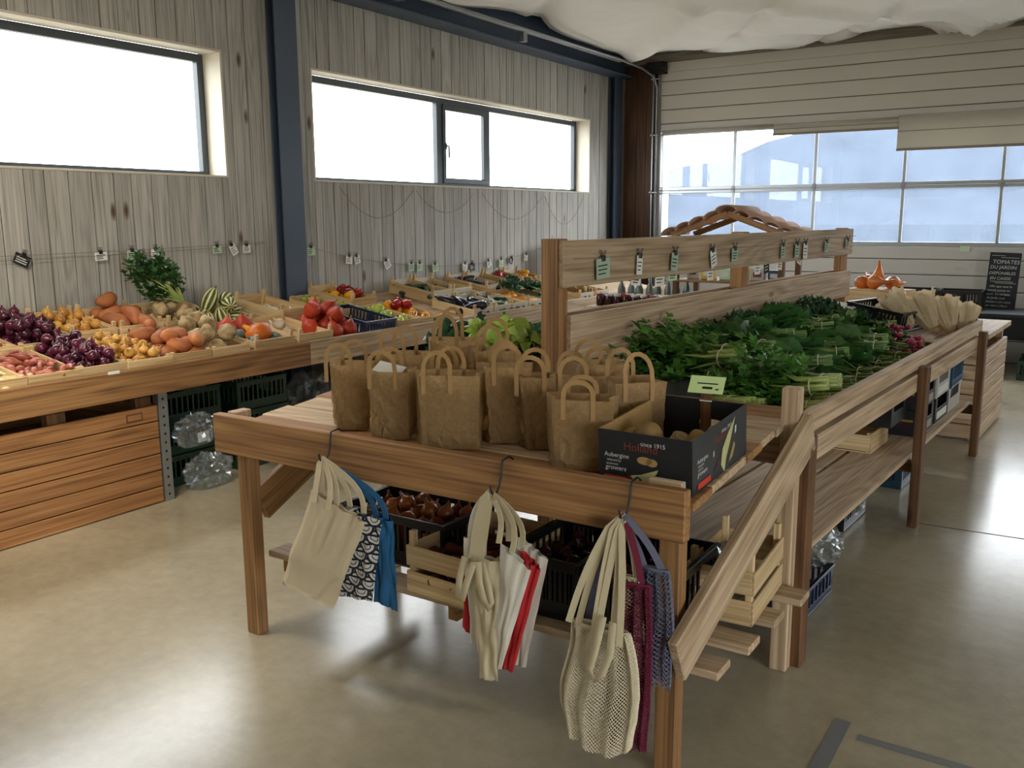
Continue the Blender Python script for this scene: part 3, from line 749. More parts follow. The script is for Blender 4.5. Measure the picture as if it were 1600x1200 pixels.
def bunch(kind, seed=0):
    """a bunch lying along +x: butts at x<0, leaves towards +x; returns dict part -> mesh"""
    R = random.Random(seed); st = MB(); lf = MB(); bd = MB()
    if kind == 'celery':
        for i in range(15):
            a = R.uniform(0, 2*PI); r = R.uniform(.005, .038); y0, z0 = r*math.cos(a), r*math.sin(a)*.75
            fy, fz = y0*2.4+R.uniform(-.03, .03), z0*1.9+R.uniform(0, .02)
            L = R.uniform(.13, .2)
            path = [(-.02, y0*.9, z0*.9), (.04, y0, z0), (.09, y0*1.3, z0*1.25), (L, fy, fz)]
            st.tube(path, [.012, .0115, .008, .004], 6, 0, True, .7)
            tip = Vector(path[-1]); dr = (tip-Vector(path[2])).normalized()
            for k in range(34):
                t = R.uniform(-.3, 1); q = tip + dr*t*.17 + Vector((R.uniform(-.04, .06), R.uniform(-.06, .06), R.uniform(-.02, .06)))*(.5+abs(t))
                leaflet(lf, q, dr+Vector((R.uniform(-.6, .6), R.uniform(-.9, .9), R.uniform(-.4, .7))), Vector((R.uniform(-.4, .4), R.uniform(-.4, .4), 1)), R.uniform(.03, .052), 3, 0, R.uniform(-.2, .6))
        mats = ('celery_stalk', 'celery_leaf')
        bd.tube([(.04, .04*math.cos(k*PI/6), .031*math.sin(k*PI/6)) for k in range(13)], .0025, 4, 0, False)
    elif kind in ('chard', 'spinach'):
        for i in range(13):
            a = R.uniform(0, 2*PI); r = R.uniform(.004, .03); y0, z0 = r*math.cos(a), r*math.sin(a)*.8
            L = R.uniform(.09, .19); ty, tz = y0*3.0+R.uniform(-.035, .035), z0*2+R.uniform(0, .03)
            st.tube([(-.03, y0, z0), (.04, y0, z0), (L, ty, tz)], [.0052, .0042, .0026], 5, 0, True, .7)
            d = Vector((1, R.uniform(-.45, .45)+ty*5, R.uniform(-.05, .3)))
            ruffle_leaf(lf, Vector((L-.03, ty, tz)), d, Vector((R.uniform(-.3, .3), R.uniform(-.6, .6), 1)), R.uniform(.17, .26), R.uniform(.08, .115), R, .14, 6, 4, 0, R.uniform(.1, .4))
        mats = ('chard_stalk', 'chard_leaf')
        bd.tube([(.02, .034*math.cos(k*PI/6), .028*math.sin(k*PI/6)) for k in range(13)], .002, 4, 0, False)
    elif kind == 'kale':
        for i in range(10):
            a = R.uniform(0, 2*PI); r = R.uniform(.004, .025); y0, z0 = r*math.cos(a), r*math.sin(a)*.8
            L = R.uniform(.1, .16); ty, tz = y0*3+R.uniform(-.04, .04), z0*2+R.uniform(0, .015)
            st.tube([(-.04, y0, z0), (.03, y0, z0), (L, ty, tz)], [.006, .006, .004], 5)
            d = Vector((1, R.uniform(-.6, .6), R.uniform(-.1, .25)))
            base = Vector((L-.03, ty, tz))
            ruffle_leaf(lf, base, d, Vector((0, R.uniform(-.5, .5), 1)), R.uniform(.12, .18), .07, R, .5, 8, 4, 0, .1)
            for k in range(14):
                q = base+d.normalized()*R.uniform(.02, .17)+Vector((0, R.uniform(-.05, .05), R.uniform(-.01, .04)))
                leaflet(lf, q, d+Vector((R.uniform(-1, 1), R.uniform(-1, 1), R.uniform(-.4, .9))), Vector((R.uniform(-1, 1), R.uniform(-1, 1), .6)), R.uniform(.03, .05), 3, 0, .8)
        mats = ('chard_stalk', 'kale_leaf')
        bd.tube([(.0, .028*math.cos(k*PI/6), .024*math.sin(k*PI/6)) for k in range(13)], .002, 4, 0, False)
    elif kind == 'leek':
        for i in range(3):
            y0 = (i-1)*.035; L = .2
            st.tube([(-.05, y0, 0), (.02, y0, 0), (L, y0*1.1, .002)], [.017, .016, .018], 8)
            for k in range(7):
                d = Vector((1, R.uniform(-.35, .35), R.uniform(-.05, .25)))
                ruffle_leaf(lf, Vector((L-.04, y0+R.uniform(-.01, .01), R.uniform(-.01, .01))), d, Vector((0, R.uniform(-.8, .8), 1)), R.uniform(.25, .4), R.uniform(.02, .032), R, .0, 6, 2, 0, R.uniform(.05, .25))
        mats = ('celery_stalk', 'leek_leaf')
        bd.tube([(.08, .06*math.cos(k*PI/6), .02*math.sin(k*PI/6)) for k in range(13)], .002, 4, 0, False)
    elif kind == 'radish':
        for i in range(14):
            y0 = R.uniform(-.045, .045); z0 = R.uniform(-.015, .03)
            st.tube([(.01, y0, z0), (.08, y0*.6, z0+.01), (.12, y0*.7, z0+.02)], [.0035, .003, .002], 4)
            d = Vector((1, R.uniform(-.6, .6), R.uniform(0, .5)))
            ruffle_leaf(lf, Vector((.1, y0*.7, z0+.02)), d, Vector((0, R.uniform(-.5, .5), 1)), R.uniform(.09, .15), R.uniform(.035, .055), R, .2, 5, 3, 0, .3)
        mats = ('chard_stalk', 'celery_leaf')
        bd.tube([(.06, .03*math.cos(k*PI/6), .022*math.sin(k*PI/6)+.01) for k in range(13)], .002, 4, 0, False)
    return [('stalks', st.mesh('stalks', mats[0], True)), ('leaves', lf.mesh('leaves', mats[1], True)), ('band', bd.mesh('band', 'band'))]
BUNCH = {}
def put_bunch(kind, loc, rot, label, group, variant=0, scale=1.0, name=None):
    k = (kind, variant)
    if k not in BUNCH: BUNCH[k] = bunch(kind, 31*variant+len(kind))
    t = thing(name or {'celery': 'celery_bunch', 'chard': 'chard_bunch', 'spinach': 'spinach_bunch', 'kale': 'kale_bunch', 'leek': 'leek_bunch', 'radish': 'radish_bunch'}[kind], label, 'vegetables', loc, rot, group)
    t.scale = (scale,)*3
    for nm, me in BUNCH[k]:
        link(nm, me, t)
    return t

# ================================================================== CRATES
def wooden_crate(L=.5, W=.3, H=.10, post=.035, slats=1, mat='crate'):
    """open-topped crate: front end at x=0, back end at x=L, y across; returns list of (name, mesh, loc)"""
    out = []; t = .009
    def P(nm, m, x0, x1, y0, y1, z0, z1):
        cx, cy, cz = (x0+x1)/2, (y0+y1)/2, (z0+z1)/2
        out.append((nm, MB().box(x0-cx, x1-cx, y0-cy, y1-cy, z0-cz, z1-cz, .0015).mesh(nm, m), (cx, cy, cz)))
    P('bottom', mat+'_x', .004, L-.004, -W/2+.004, W/2-.004, 0, .006)
    if slats == 1:
        for x in (0, L-t): P('end_board', mat+'_y', x, x+t, -W/2, W/2, .006, H)
        for y in (-W/2, W/2-t*.7): P('side_board', mat+'_x', t, L-t, y, y+t*.7, .012, H-.012)
    else:
        h = (H-.006)/slats
        for i in range(slats):
            za, zb = .006+i*h, .006+i*h+h*.78
            for x in (0, L-t): P('end_board', mat+'_y', x, x+t, -W/2, W/2, za, zb)
            for y in (-W/2, W/2-t*.7): P('side_board', mat+'_x', t, L-t, y, y+t*.7, za, zb)
    for x in (t, L-t-.022):
        for y in (-W/2+.007, W/2-.029): P('corner_post', mat+'_z', x, x+.022, y, y+.022, .006, H+post)
    return out
def plastic_crate(L=.6, W=.4, H=.18, m='green_plastic'):
    out = []; t = .008
    b = MB().box(0, L, -W/2, W/2, 0, .01, .003); out.append(('bottom', b.mesh('bottom', m), (0, 0, 0)))
    # walls: rails and bars with openings between
    for nm, (a, c, horiz) in (('end_wall', (0, t, 1)), ('end_wall', (L-t, L, 1))):
        w = MB(); w.box(a, c, -W/2, W/2, .01, H*.3, .001); w.box(a, c, -W/2, W/2, H*.82, H, .001)
        n = 11
        for i in range(n):
            y = -W/2+.01+(W-.02)*i/(n-1)
            hw = .018 if i in (0, n-1) else .006
            w.box(a, c, max(-W/2, y-hw), min(W/2, y+hw), H*.3, H*.82)
        w.box(a-.006, c+.006, -W/2-.006, W/2+.006, H-.014, H, .002)
        out.append((nm, w.mesh(nm, m), (0, 0, 0)))
    for y in (-W/2, W/2-t):
        w = MB(); w.box(t, L-t, y, y+t, .01, H*.3, .001); w.box(t, L-t, y, y+t, H*.82, H, .001)
        n = 15
        for i in range(n):
            x = .01+(L-.02)*i/(n-1); hw = .02 if i in (0, 7, n-1) else .006
            w.box(max(t, x-hw), min(L-t, x+hw), y, y+t, H*.3, H*.82)
        out.append(('side_wall', w.mesh('side_wall', m), (0, 0, 0)))
    return out
plain('green_plastic', hexc('1f3a26'), .4, bump=.05)
plain('black_plastic', hexc('141618'), .38)
plain('navy_plastic', hexc('1d2740'), .38)
plain('blue_plastic', hexc('26506f'), .4)
def place(parts, name, label, cat, M, group=None):
    t = tag(empty(name), label, cat, group); t.matrix_world = M
    for (nm, me, loc) in parts: link(nm, me, t, loc)
    return t
CR_A = wooden_crate(.5, .285, .092, .006); CR_T = wooden_crate(.5, .30, .13); CR_S = wooden_crate(.46, .285, .10, .03, 1)
CR_L = wooden_crate(.5, .33, .10)
def white_front(parts, W, H):
    out = list(parts); dot = MB()
    for k in range(2):
        x = (-.0012, .0)
    out.append(('end_label', MB().box(-.002, .0, -W/2+.004, W/2-.004, .02, H-.002).mesh('end_label', 'white_reveal'), (0, 0, 0)))
    out.append(('end_label', MB().box(0, .002, -W/2+.03, W/2-.03, .02, H-.002).mesh('end_label', 'white_reveal'), (parts[2][2][0]-.007, 0, 0)))
    for y in (-W*.2, W*.12):
        v = [(-.0035, y+.022*math.cos(2*PI*i/14), H*.45+.022*math.sin(2*PI*i/14)) for i in range(14)]
        out.append(('printed_dot', MB().add(v, [tuple(range(14))]).mesh('printed_dot', 'ink'), (0, 0, 0)))
    return out
CR_SW = white_front(CR_S, .285, .10); CR_TW = white_front(CR_T, .30, .13)

# ================================================================== WINDOW-SIDE COUNTER
AL = math.atan(.17)
def counter_M(s, y, h=0, yaw=0):
    """frame on the sloping counter: x up the slope towards the wall, z off the surface"""
    ex = Vector((-math.cos(AL), 0, math.sin(AL))); ey = Vector((0, -1, 0)); ez = ex.cross(ey)
    m = Matrix((ex, ey, ez)).transposed().to_4x4()
    m.translation = Vector((-4.43, y, .745))+ex*s+ez*h
    return m @ Matrix.Rotation(yaw, 4, 'Z')
ct = thing('display_counter', 'long sloping wooden display counter under the windows', 'counter', (-4.43, 5.6, 0))
def cl(p): return Vector(p)-Vector((-4.43, 5.6, 0))
board('front_board', 'oak_x', cl((-4.41, 1.0, .72)), cl((-4.41, 4.298, .72)), (0, 0, 1), .158, .04, ct)
board('front_board', 'pale_x', cl((-4.41, 4.302, .722)), cl((-4.41, 10.3, .722)), (0, 0, 1), .16, .04, ct)  # paler wood here mostly paints the change of light along the board
for i in range(7):
    s0 = .0+i*.166
    for (ya, yb) in ((1.0, 4.3), (4.304, 7.4), (7.404, 10.3)) if i < 6 else ((1.0, 4.3), (4.304, 5.155), (5.405, 7.4), (7.404, 10.3)):
        a = counter_M(s0+.081, ya, -.013).translation; b2 = counter_M(s0+.081, yb, -.013).translation
        board('top_board', 'pale_x', cl(a), cl(b2), (-math.cos(AL), 0, math.sin(AL)), .162, .026, ct)
for yy in (1.1, 5.0, 6.9, 8.6, 10.2):
    for (xx, zt) in ((-4.47, .72), (-5.5, .9)):
        box('leg', 'brown_z', xx-.035+4.43, xx+.035+4.43, yy-.035-5.6, yy+.035-5.6, 0, zt, ct)
    box('bearer', 'brown_x', -5.5+4.43, -4.47+4.43, yy+.04-5.6, yy+.075-5.6, .62, .70, ct)

# pine slatted box under its near end, steel upright
bx = thing('slatted_bin', 'large brown pine slatted bin on the floor under the counter', 'bin', (-4.44, 2.2, 0))
for i in range(6): box('slat', 'pine_y', -.012, .012, -1.1, .93, .004+i*.0955, .004+(i+1)*.0955-.006, bx, .003)
for i in range(6): box('slat', 'pine_y', -.95, -.926, -1.1, .93, .004+i*.0955, .004+(i+1)*.0955-.006, bx, .003)
for i in range(6): box('end_slat', 'oak_x', -.925, -.014, .905, .929, .004+i*.0955, .004+(i+1)*.0955-.006, bx, .003)
for yy in (-.55, .35, .86): box('corner_block', 'brown_z', -.07, -.0125, yy-.05, yy+.05, .01, .625, bx, .003)
MB().box(.0, .0012, -.05, .05, -.022, .022).build('stamp', 'ink_red' if 'ink_red' in MATS else 'brown_door_post', bx, loc=(.012, .78, .525)).scale = (1, 1, 1)
MB().box(.0, .0006, -.043, .043, -.016, .016).build('stamp', 'pine_y', bx, loc=(.0131, .78, .525))
up = thing('perforated_upright', 'galvanised perforated steel angle at the end of the slatted bin', 'bracket', (-4.425, 3.165, 0))
w = MB().box(-.002, .002, -.03, .03, 0, .645, 0).box(-.05, -.002, -.03, -.026, 0, .645, 0); w.build('angle', 'galvanised', up)
for i in range(12):
    MB().lathe([(.0075, -.0005), (.0075, .0006), (0, .0006)], 10).build('hole', 'black', up, loc=(.002, 0, .04+i*.051), rot=(0, PI/2, 0))

# ---- crates and produce, front row: (y0, y1, kind)
def crate_at(parts, s, y, label, h=.0, yaw=0, group='wooden crates on the window counter', name='wooden_crate'):
    M = counter_M(s, y, h, yaw); place(parts, name, label, 'crate', M, group); return M
G = 'wooden crates on the window counter'
def fillc(M, key, n, r, label, cat, group, L=.5, W=.285, **k):
    pile(key, M, .012, L-.012, -W/2+.01, W/2-.01, n, r, label, cat, group, **k)
M = crate_at(CR_A, .025, 2.275, 'wooden crate of pale parsnips at the left edge, front row'); fillc(M, 'parsnip', 34, .028, 'pale parsnip in the crate at the left edge', 'parsnip', 'parsnips', lie=True, seed=2)
M = crate_at(CR_A, .025, 2.565, 'wooden crate of pink shallots in the front row', yaw=.01); fillc(M, 'shallot', 58, .024, 'pink shallot in the front-row crate beside the parsnips', 'shallot', 'front shallots', lie=True, seed=3)
M = crate_at(CR_A, .03, 2.84, 'front-row wooden crate of red onions with a white tag on it'); fillc(M, 'red_onion', 62, .029, 'dark red onion in the front-row crate', 'onion', 'front red onions', seed=4)
M = crate_at(CR_A, .02, 3.12, 'front-row wooden crate of small yellow onions', yaw=-.01); fillc(M, 'yellow_onion', 66, .027, 'small yellow onion in the front-row crate', 'onion', 'front yellow onions', seed=5, scale=(.8, 1.0))
M = crate_at(CR_A, .03, 3.405, 'front-row wooden crate of sweet potatoes'); fillc(M, 'sweet_potato', 22, .044, 'sweet potato in the front-row crate', 'sweet potato', 'front sweet potatoes', lie=True, seed=6, zmax=.16)
M = crate_at(CR_A, .03, 3.70, 'front-row wooden crate of knobbly celeriac'); fillc(M, 'celeriac', 14, .055, 'knobbly cream celeriac in the front-row crate', 'celeriac', 'front celeriac', seed=7, zmax=.17, upright=1)
M = crate_at(CR_L, .03, 4.05, 'front-row wooden crate of mixed squashes')
for (key, s, y, z, sc, rot, lb) in (('orange_squash', .16, .0, .085, 1.0, (.3, .9, .4), 'bright orange ribbed pumpkin in the mixed squash crate'), ('dark_squash', .10, -.1, .055, .8, (.2, -.4, 0), 'dark green flat squash in the mixed squash crate front corner'),
        ('grey_squash', .10, .11, .055, .85, (0, .5, 1), 'grey green squash left of the orange pumpkin'), ('grey_squash', .26, .1, .06, .9, (.4, .2, 2), 'grey ribbed squash behind the orange pumpkin'), ('red_squash', .38, .08, .08, .95, (.3, .3, 0), 'red kuri squash at the back of the mixed squash crate, left'),
        ('red_squash', .40, -.08, .08, 1.0, (-.2, .2, 1), 'red kuri squash at the back of the mixed squash crate, right'), ('yellow_squash', .29, -.03, .09, 1.1, (PI/2, 0, 1.2), 'yellow squash lying in the mixed squash crate')):
    o = put(key, (0, 0, 0), (0, 0, 0), lb, 'squash', 'mixed squashes', sc); o.matrix_world = M @ Matrix.Translation((s, y, z)) @ Euler(rot).to_matrix().to_4x4() @ Matrix.Scale(sc, 4)
M = crate_at(CR_L, .03, 4.42, 'half-empty front-row crate with a few garlic bulbs', yaw=.015)
for k, (x, y, z) in enumerate(((.36, .06, .034), (.30, -.02, .034), (.40, .0, .034), (.34, .02, .085), (.42, .07, .04))): 
    o = put('garlic', (0, 0, 0), (0, 0, 0), 'garlic bulb in the half-empty crate', 'garlic', 'garlic bulbs', 1); o.matrix_world = M @ Matrix.Translation((x, y, z)) @ Euler((.3*k, .2, k)).to_matrix().to_4x4() @ Matrix.Scale(1.15, 4)
# red kuri squashes piled straight on the counter
M = counter_M(.03, 4.78)
for k, (x, y, z) in enumerate(((.07, -.03, .068), (.07, .12, .068), (.21, -.09, .068), (.2, .06, .068), (.22, .2, .068), (.36, -.05, .068), (.36, .1, .068), (.14, .04, .165), (.28, -.02, .17), (.29, .13, .172), (.37, .03, .17))):
    o = put('red_squash', (0, 0, 0), (0, 0, 0), 'red kuri squash piled beside the dark blue crate', 'squash', 'red kuri squash pile', 1); o.matrix_world = M @ Matrix.Translation((x, y, z)) @ Euler((rnd.gauss(0, .5), rnd.gauss(0, .5), k)).to_matrix().to_4x4() @ Matrix.Scale(.86, 4)
NAVY = plastic_crate(.5, .34, .12, 'navy_plastic')
M = crate_at(NAVY, .03, 5.08, 'empty dark blue plastic crate on the counter', group='plastic crates on the counter', name='plastic_crate')
M = crate_at(CR_A, .03, 5.42, 'front-row crate of green and yellow peppers', yaw=.01); fillc(M, 'green_pepper', 9, .042, 'light green pepper in the front-row crate', 'pepper', 'front green peppers', seed=8)
M = crate_at(CR_A, .03, 5.72, 'front-row crate of yellow peppers and one red'); fillc(M, 'yellow_pepper', 8, .042, 'yellow pepper in the front-row crate', 'pepper', 'front yellow peppers', seed=9, upright=1)
for k, (x, y) in enumerate(((.36, .05), (.42, -.06), (.33, -.05))):
    o = put('red_pepper', (0, 0, 0), (0, 0, 0), 'red pepper at the back of the front-row crate', 'pepper', 'front red peppers'); o.matrix_world = M @ Matrix.Translation((x, y, .11)) @ Euler((1, k, k)).to_matrix().to_4x4()
# far front crates
far_front = [(6.43, 'aubergine', 20, .036, 'aubergines'), (6.72, 'cucumber', 26, .026, 'green cucumbers'), (7.01, 'zucchini', 24, .026, 'dark courgettes'), (7.30, 'yellow_squash', 20, .028, 'yellow courgettes'), (7.59, 'cucumber', 18, .026, 'cucumbers by the post'), (8.3, 'potato', 40, .036, 'new potatoes'), (8.65, 'carrot_dark', 40, .024, 'dark carrots')]
for (y, key, n, r, nm) in far_front:
    M = crate_at(CR_SW, .03, y, 'far front-row crate of '+nm, yaw=rnd.uniform(-.02, .02))
    sing = {'aubergines': 'glossy aubergine', 'green cucumbers': 'green cucumber', 'dark courgettes': 'dark courgette', 'yellow courgettes': 'yellow courgette', 'cucumbers by the post': 'cucumber', 'new potatoes': 'small potato', 'dark carrots': 'dark carrot'}[nm]
    fillc(M, key, n, r, sing+' in the far front-row crate of '+nm, key.replace('_', ' ') if key != 'carrot_dark' else 'carrot', nm, L=.46, lie=(key != 'potato'), seed=int(y*10), zmax=.15)
# ---- back row
S2 = .56
M = crate_at(CR_A, S2, 2.82, 'back-row crate heaped with dark red onions'); fillc(M, 'red_onion', 78, .029, 'dark red onion heaped in the back-row crate', 'onion', 'back red onions', seed=14)
M = crate_at(CR_A, S2, 2.5, 'back-row crate of pink shallots at the left edge'); fillc(M, 'shallot', 50, .024, 'pink shallot in the back-row crate', 'shallot', 'back shallots', lie=True, seed=13)
M = crate_at(CR_T, S2, 3.13, 'back-row crate of yellow onions against the wall'); fillc(M, 'yellow_onion', 60, .029, 'yellow onion in the back-row crate', 'onion', 'back yellow onions', seed=15, scale=(.95, 1.15))
M = crate_at(CR_T, S2, 3.45, 'tall back-row crate of sweet potatoes'); fillc(M, 'sweet_potato', 16, .046, 'sweet potato in the tall back-row crate', 'sweet potato', 'back sweet potatoes', lie=True, seed=16, scale=(1, 1.2))
M = crate_at(CR_T, S2, 3.78, 'back-row crate of celeriac with leafy tops'); fillc(M, 'celeriac', 8, .058, 'celeriac in the back-row crate', 'celeriac', 'back celeriac', seed=17)
MC = M
# celeriac with its full leafy top, standing out of the crate
t = thing('leafy_celeriac', 'celeriac root with a tall bushy green leafy top', 'celeriac', MC @ Vector((.13, -.08, .16)))
link('root', VEG['celeriac'][1], t).scale = (1.05,)*3
R = random.Random(5); st = MB(); lf = MB()
for i in range(22):
    a = R.uniform(0, 2*PI); sp = R.uniform(.2, 1)
    d = Vector((-.5+.45*math.cos(a)*sp, -.42+.5*math.sin(a)*sp, .62+R.uniform(-.35, .5))).normalized(); L = R.uniform(.1, .36)
    p = [Vector((0, 0, .04)), d*L*.5+Vector((0, 0, .05)), d*L+Vector((0, 0, .03))]
    st.tube(p, [.006, .005, .003], 5)
    for k in range(24):
        q = p[2]+d*R.uniform(-.07, .05)+Vector((R.uniform(-.05, .05), R.uniform(-.05, .05), R.uniform(-.04, .05)))
        leaflet(lf, q, d+Vector((R.uniform(-1, 1), R.uniform(-1, 1), R.uniform(-.6, .8))), Vector((R.uniform(-.6, .6), R.uniform(-.6, .6), 1)), R.uniform(.035, .065), 3, 0, .3)
st.build('stalks', 'celery_stalk', t, True); lf.build('leaves', 'dark_leaf', t, True)
M = counter_M(S2, 4.2)
for k, (x, y, z, rx) in enumerate(((.1, .16, .058, 0), (.12, .03, .06, .2), (.1, -.1, .06, 1.4), (.24, .1, .06, 1.5), (.25, -.05, .06, .2), (.25, -.18, .06, 1.5), (.38, .06, .06, 1.5), (.38, -.09, .06, .4), (.15, -.04, .16, 1.5), (.28, .02, .165, .3), (.28, -.12, .165, 1.4))):
    o = put('striped_squash', (0, 0, 0), (0, 0, 0), 'cream squash with green stripes beside the steel column', 'squash', 'striped squashes'); o.matrix_world = M @ Matrix.Translation((x, y, z)) @ Euler((rx, .3, k*1.3)).to_matrix().to_4x4() @ Matrix.Scale(1.02, 4)
M = crate_at(CR_T, S2-.02, 4.72, 'back-row crate with garlic bulbs in front of the steel column', yaw=.03)
for k in range(7):
    o = put('garlic', (0, 0, 0), (0, 0, 0), 'garlic bulb in the back-row crate', 'garlic', 'back garlic bulbs'); o.matrix_world = M @ Matrix.Translation((.1+.09*(k % 4), -.06+.1*(k//4), .035)) @ Euler((.4*k, .3, k)).to_matrix().to_4x4() @ Matrix.Scale(1.3, 4)
M = crate_at(CR_A, .50, 5.22, 'back-row crate of light green grapes-sized peppers'.replace('grapes-sized ', ''), yaw=-.02); fillc(M, 'green_pepper', 22, .03, 'small light green pepper in the back-row crate', 'pepper', 'back green peppers', seed=21, scale=(.6, .75))
M = crate_at(CR_T, .62, 5.55, 'tall back-row crate of yellow and red peppers', yaw=.02); fillc(M, 'yellow_pepper', 10, .045, 'yellow pepper in the tall back-row crate', 'pepper', 'back yellow peppers', seed=22, upright=1.2)
for k, (x, y) in enumerate(((.14, -.07), (.24, -.09), (.19, .0), (.3, -.05))):
    o = put('red_pepper', (0, 0, 0), (0, 0, 0), 'red pepper in the tall back-row crate', 'pepper', 'back red peppers'); o.matrix_world = M @ Matrix.Translation((x, y, .13)) @ Euler((1, k, k)).to_matrix().to_4x4()
far_back = [(6.55, 'zucchini', 30, .027, 'dark courgettes'), (6.86, 'zucchini', 20, .027, 'courgettes, second crate'), (7.4, 'aubergine', 18, .036, 'aubergines behind'), (7.72, 'zucchini', 18, .027, 'long dark courgettes'), (8.05, 'red_pepper', 14, .04, 'red peppers'), (8.4, 'yellow_pepper', 12, .04, 'yellow peppers by the sign')]
for (y, key, n, r, nm) in far_back:
    M = crate_at(CR_TW, .58, y, 'far back-row crate of '+nm, yaw=rnd.uniform(-.03, .03))
    fillc(M, key, n, r, {'zucchini': 'dark green courgette', 'aubergine': 'dark aubergine', 'red_pepper': 'red pepper', 'yellow_pepper': 'yellow pepper'}[key]+' in the far back-row crate of '+nm, {'zucchini': 'courgette'}.get(key, key.replace('_', ' ')), nm+' (back row)', lie='pepper' not in key, seed=int(y*10)+1, zmax=.17)
# leafy greens in the far front crates
for k, (s, y) in enumerate(((.22, 7.62), (.3, 7.8), (.42, 7.72), (.35, 7.5))):
    o = put_bunch('kale', counter_M(s, y, .13).translation, (0, -.1, 2.4+k*.7), ('nearest', 'second', 'third', 'farthest')[k]+' bunch of dark greens in the far crates beside the wooden post', 'far greens', k % 4, .8)
# small white tag stuck on the red-onion crate
tag(MB().box(0, .003, -.035, .035, -.008, .008, .001).build('price_sticker', 'white_paper', None, loc=(-4.392, 2.855, .80), rot=(0, 0, 0)), 'small white plastic tag on the red onion crate', 'tag')
# ================================================================== TAG STRINGS ON THE WALL
def tag_card(loc, rot, m, w, h, label, group, facing='x', inkc='ink', tilt=0):
    """a card hung from a black clip; local: x = width, z down from the clip, y = normal"""
    t = thing('price_tag', label, 'price tag', loc, rot, group)
    cd_ = MB().box(-w/2, w/2, -.0012, .0012, -h-.008, -.008, 0).build('card', m, t)
    c = MB().box(-.013, .013, -.007, .007, -.02, .004, .002)
    c.tube([(-.006, -.004, .002), (-.008, -.012, .024), (.008, -.012, .024), (.006, -.004, .002)], .0016, 4)
    c.tube([(-.006, .004, .002), (-.008, .012, .024), (.008, .012, .024), (.006, .004, .002)], .0016, 4)
    c.build('clip', 'black', t)
    s = MB(); R = random.Random(int(abs(loc[0]*1000+loc[1]*777)))
    for k in range(3):
        L = w*R.uniform(.4, .75)
        s.box(-w*.38, -w*.38+L, -.0019, -.0012, -h*(.32+.2*k)-.008-.005, -h*(.32+.2*k)-.008)
    s.build('writing', inkc, cd_)
    return t
def string_obj(pts, label, group='tag strings', r=.0018):
    t = MB().tube(pts, r, 5).build('tag_string', 'string', None, True)
    return tag(t, label, 'string', group)
def sag(a, b2, d, n=16):
    a = Vector(a); b2 = Vector(b2)
    return [a+(b2-a)*(i/n)-Vector((0, 0, d*4*(i/n)*(1-i/n))) for i in range(n+1)]
XS = XW+.03
string_obj(sag((XS, 1.6, 1.40), (XS, 5.02, 1.432), .02), 'upper taut string along the plank wall left of the steel column')
string_obj(sag((XS, 1.6, 1.375), (XS, 5.02, 1.42), .03), 'lower taut string along the plank wall left of the steel column')
string_obj(sag((XS, 5.45, 1.385), (XS, 9.5, 1.30), .21), 'sagging string with price tags right of the steel column')
rz = -PI/2   # card normal (-y) turned to face +x ... local x runs along the wall
def wt(y, z, m, w, h, label, tilt=0, ink='ink'):
    o = tag_card((XS, y, z), (0, 0, 0), m, w, h, label, 'price tags on the wall strings', inkc=ink)
    o.rotation_euler = Euler((0, 0, PI/2)); o.rotation_mode = 'XYZ'
    o.matrix_world = Matrix.Translation((XS, y, z)) @ Matrix.Rotation(PI/2, 4, 'Z') @ Matrix.Rotation(tilt, 4, 'Y')
wt(3.09, 1.405, 'slate', .10, .07, 'black price tag hanging askew, leftmost whole tag on the wall', .45, 'white_paper')
wt(3.60, 1.405, 'white_paper', .09, .055, 'white price tag above the yellow onions', -.05)
wt(3.835, 1.41, 'green_paper', .08, .06, 'pale green price tag, left of two neighbours on the wall')
wt(4.02, 1.412, 'white_paper', .075, .07, 'white price tag just right of a pale green one')
wt(4.55, 1.42, 'green_paper', .08, .055, 'pale green price tag above the striped squashes')
wt(4.68, 1.425, 'white_paper', .06, .085, 'white price tag hanging tilted near the steel column', -.5)
wt(4.83, 1.42, 'white_paper', .075, .06, 'white price tag, last before the steel column')
labels2 = [(5.514, 1.385, 'green_paper', .09, .07, 'pale green price tag touching the right edge of the steel column', 0),
 (5.974, 1.295, 'white_paper', .08, .07, 'white price tag, left of a close pair', .1), (6.065, 1.29, 'white_paper', .07, .07, 'white price tag, right of a close pair', -.25),
 (6.46, 1.235, 'white_paper', .08, .08, 'white price tag hanging tilted alone right of the pair', -.5), (6.83, 1.195, 'green_paper', .08, .075, 'pale green tag, left of two above the first courgette crate', 0),
 (6.96, 1.19, 'green_paper', .08, .075, 'pale green tag, right of two above the first courgette crate', .05), (7.2, 1.17, 'green_paper', .09, .075, 'pale green price tag alone above the courgettes', -.1),
 (7.71, 1.155, 'white_paper', .085, .085, 'white price tag beside a black one', 0), (7.84, 1.15, 'slate', .085, .075, 'black price tag beside a white one', 0), (8.14, 1.165, 'white_paper', .08, .07, 'white price tag hanging tilted above the aubergines', -.4),
 (8.39, 1.17, 'green_paper', .08, .08, 'pale green price tag left of a small black one', 0), (8.61, 1.18, 'slate', .07, .07, 'small black price tag hanging askew', .4), (8.91, 1.205, 'white_paper', .07, .07, 'white price tag nearest the rooster sign', .1)]
for (y, z, m, w, h, lb, ti) in labels2: wt(y, z, m, w, h, lb, ti, 'white_paper' if m == 'slate' else 'ink')
# fairy-light cord in loops under the second window
for k, (a, b2, d) in enumerate((((5.9, 1.88), (6.9, 1.87), .26), ((6.95, 1.87), (7.9, 1.86), .2), ((8.05, 1.87), (9.3, 1.86), .27), ((9.35, 1.86), (10.3, 1.87), .33))):
    string_obj(sag((XW+.015, a[0], a[1]), (XW+.015, b2[0], b2[1]), d), ('first', 'second', 'third', 'last')[k]+' pale looped cord from the left under the second window', 'cords under the window', .0025)
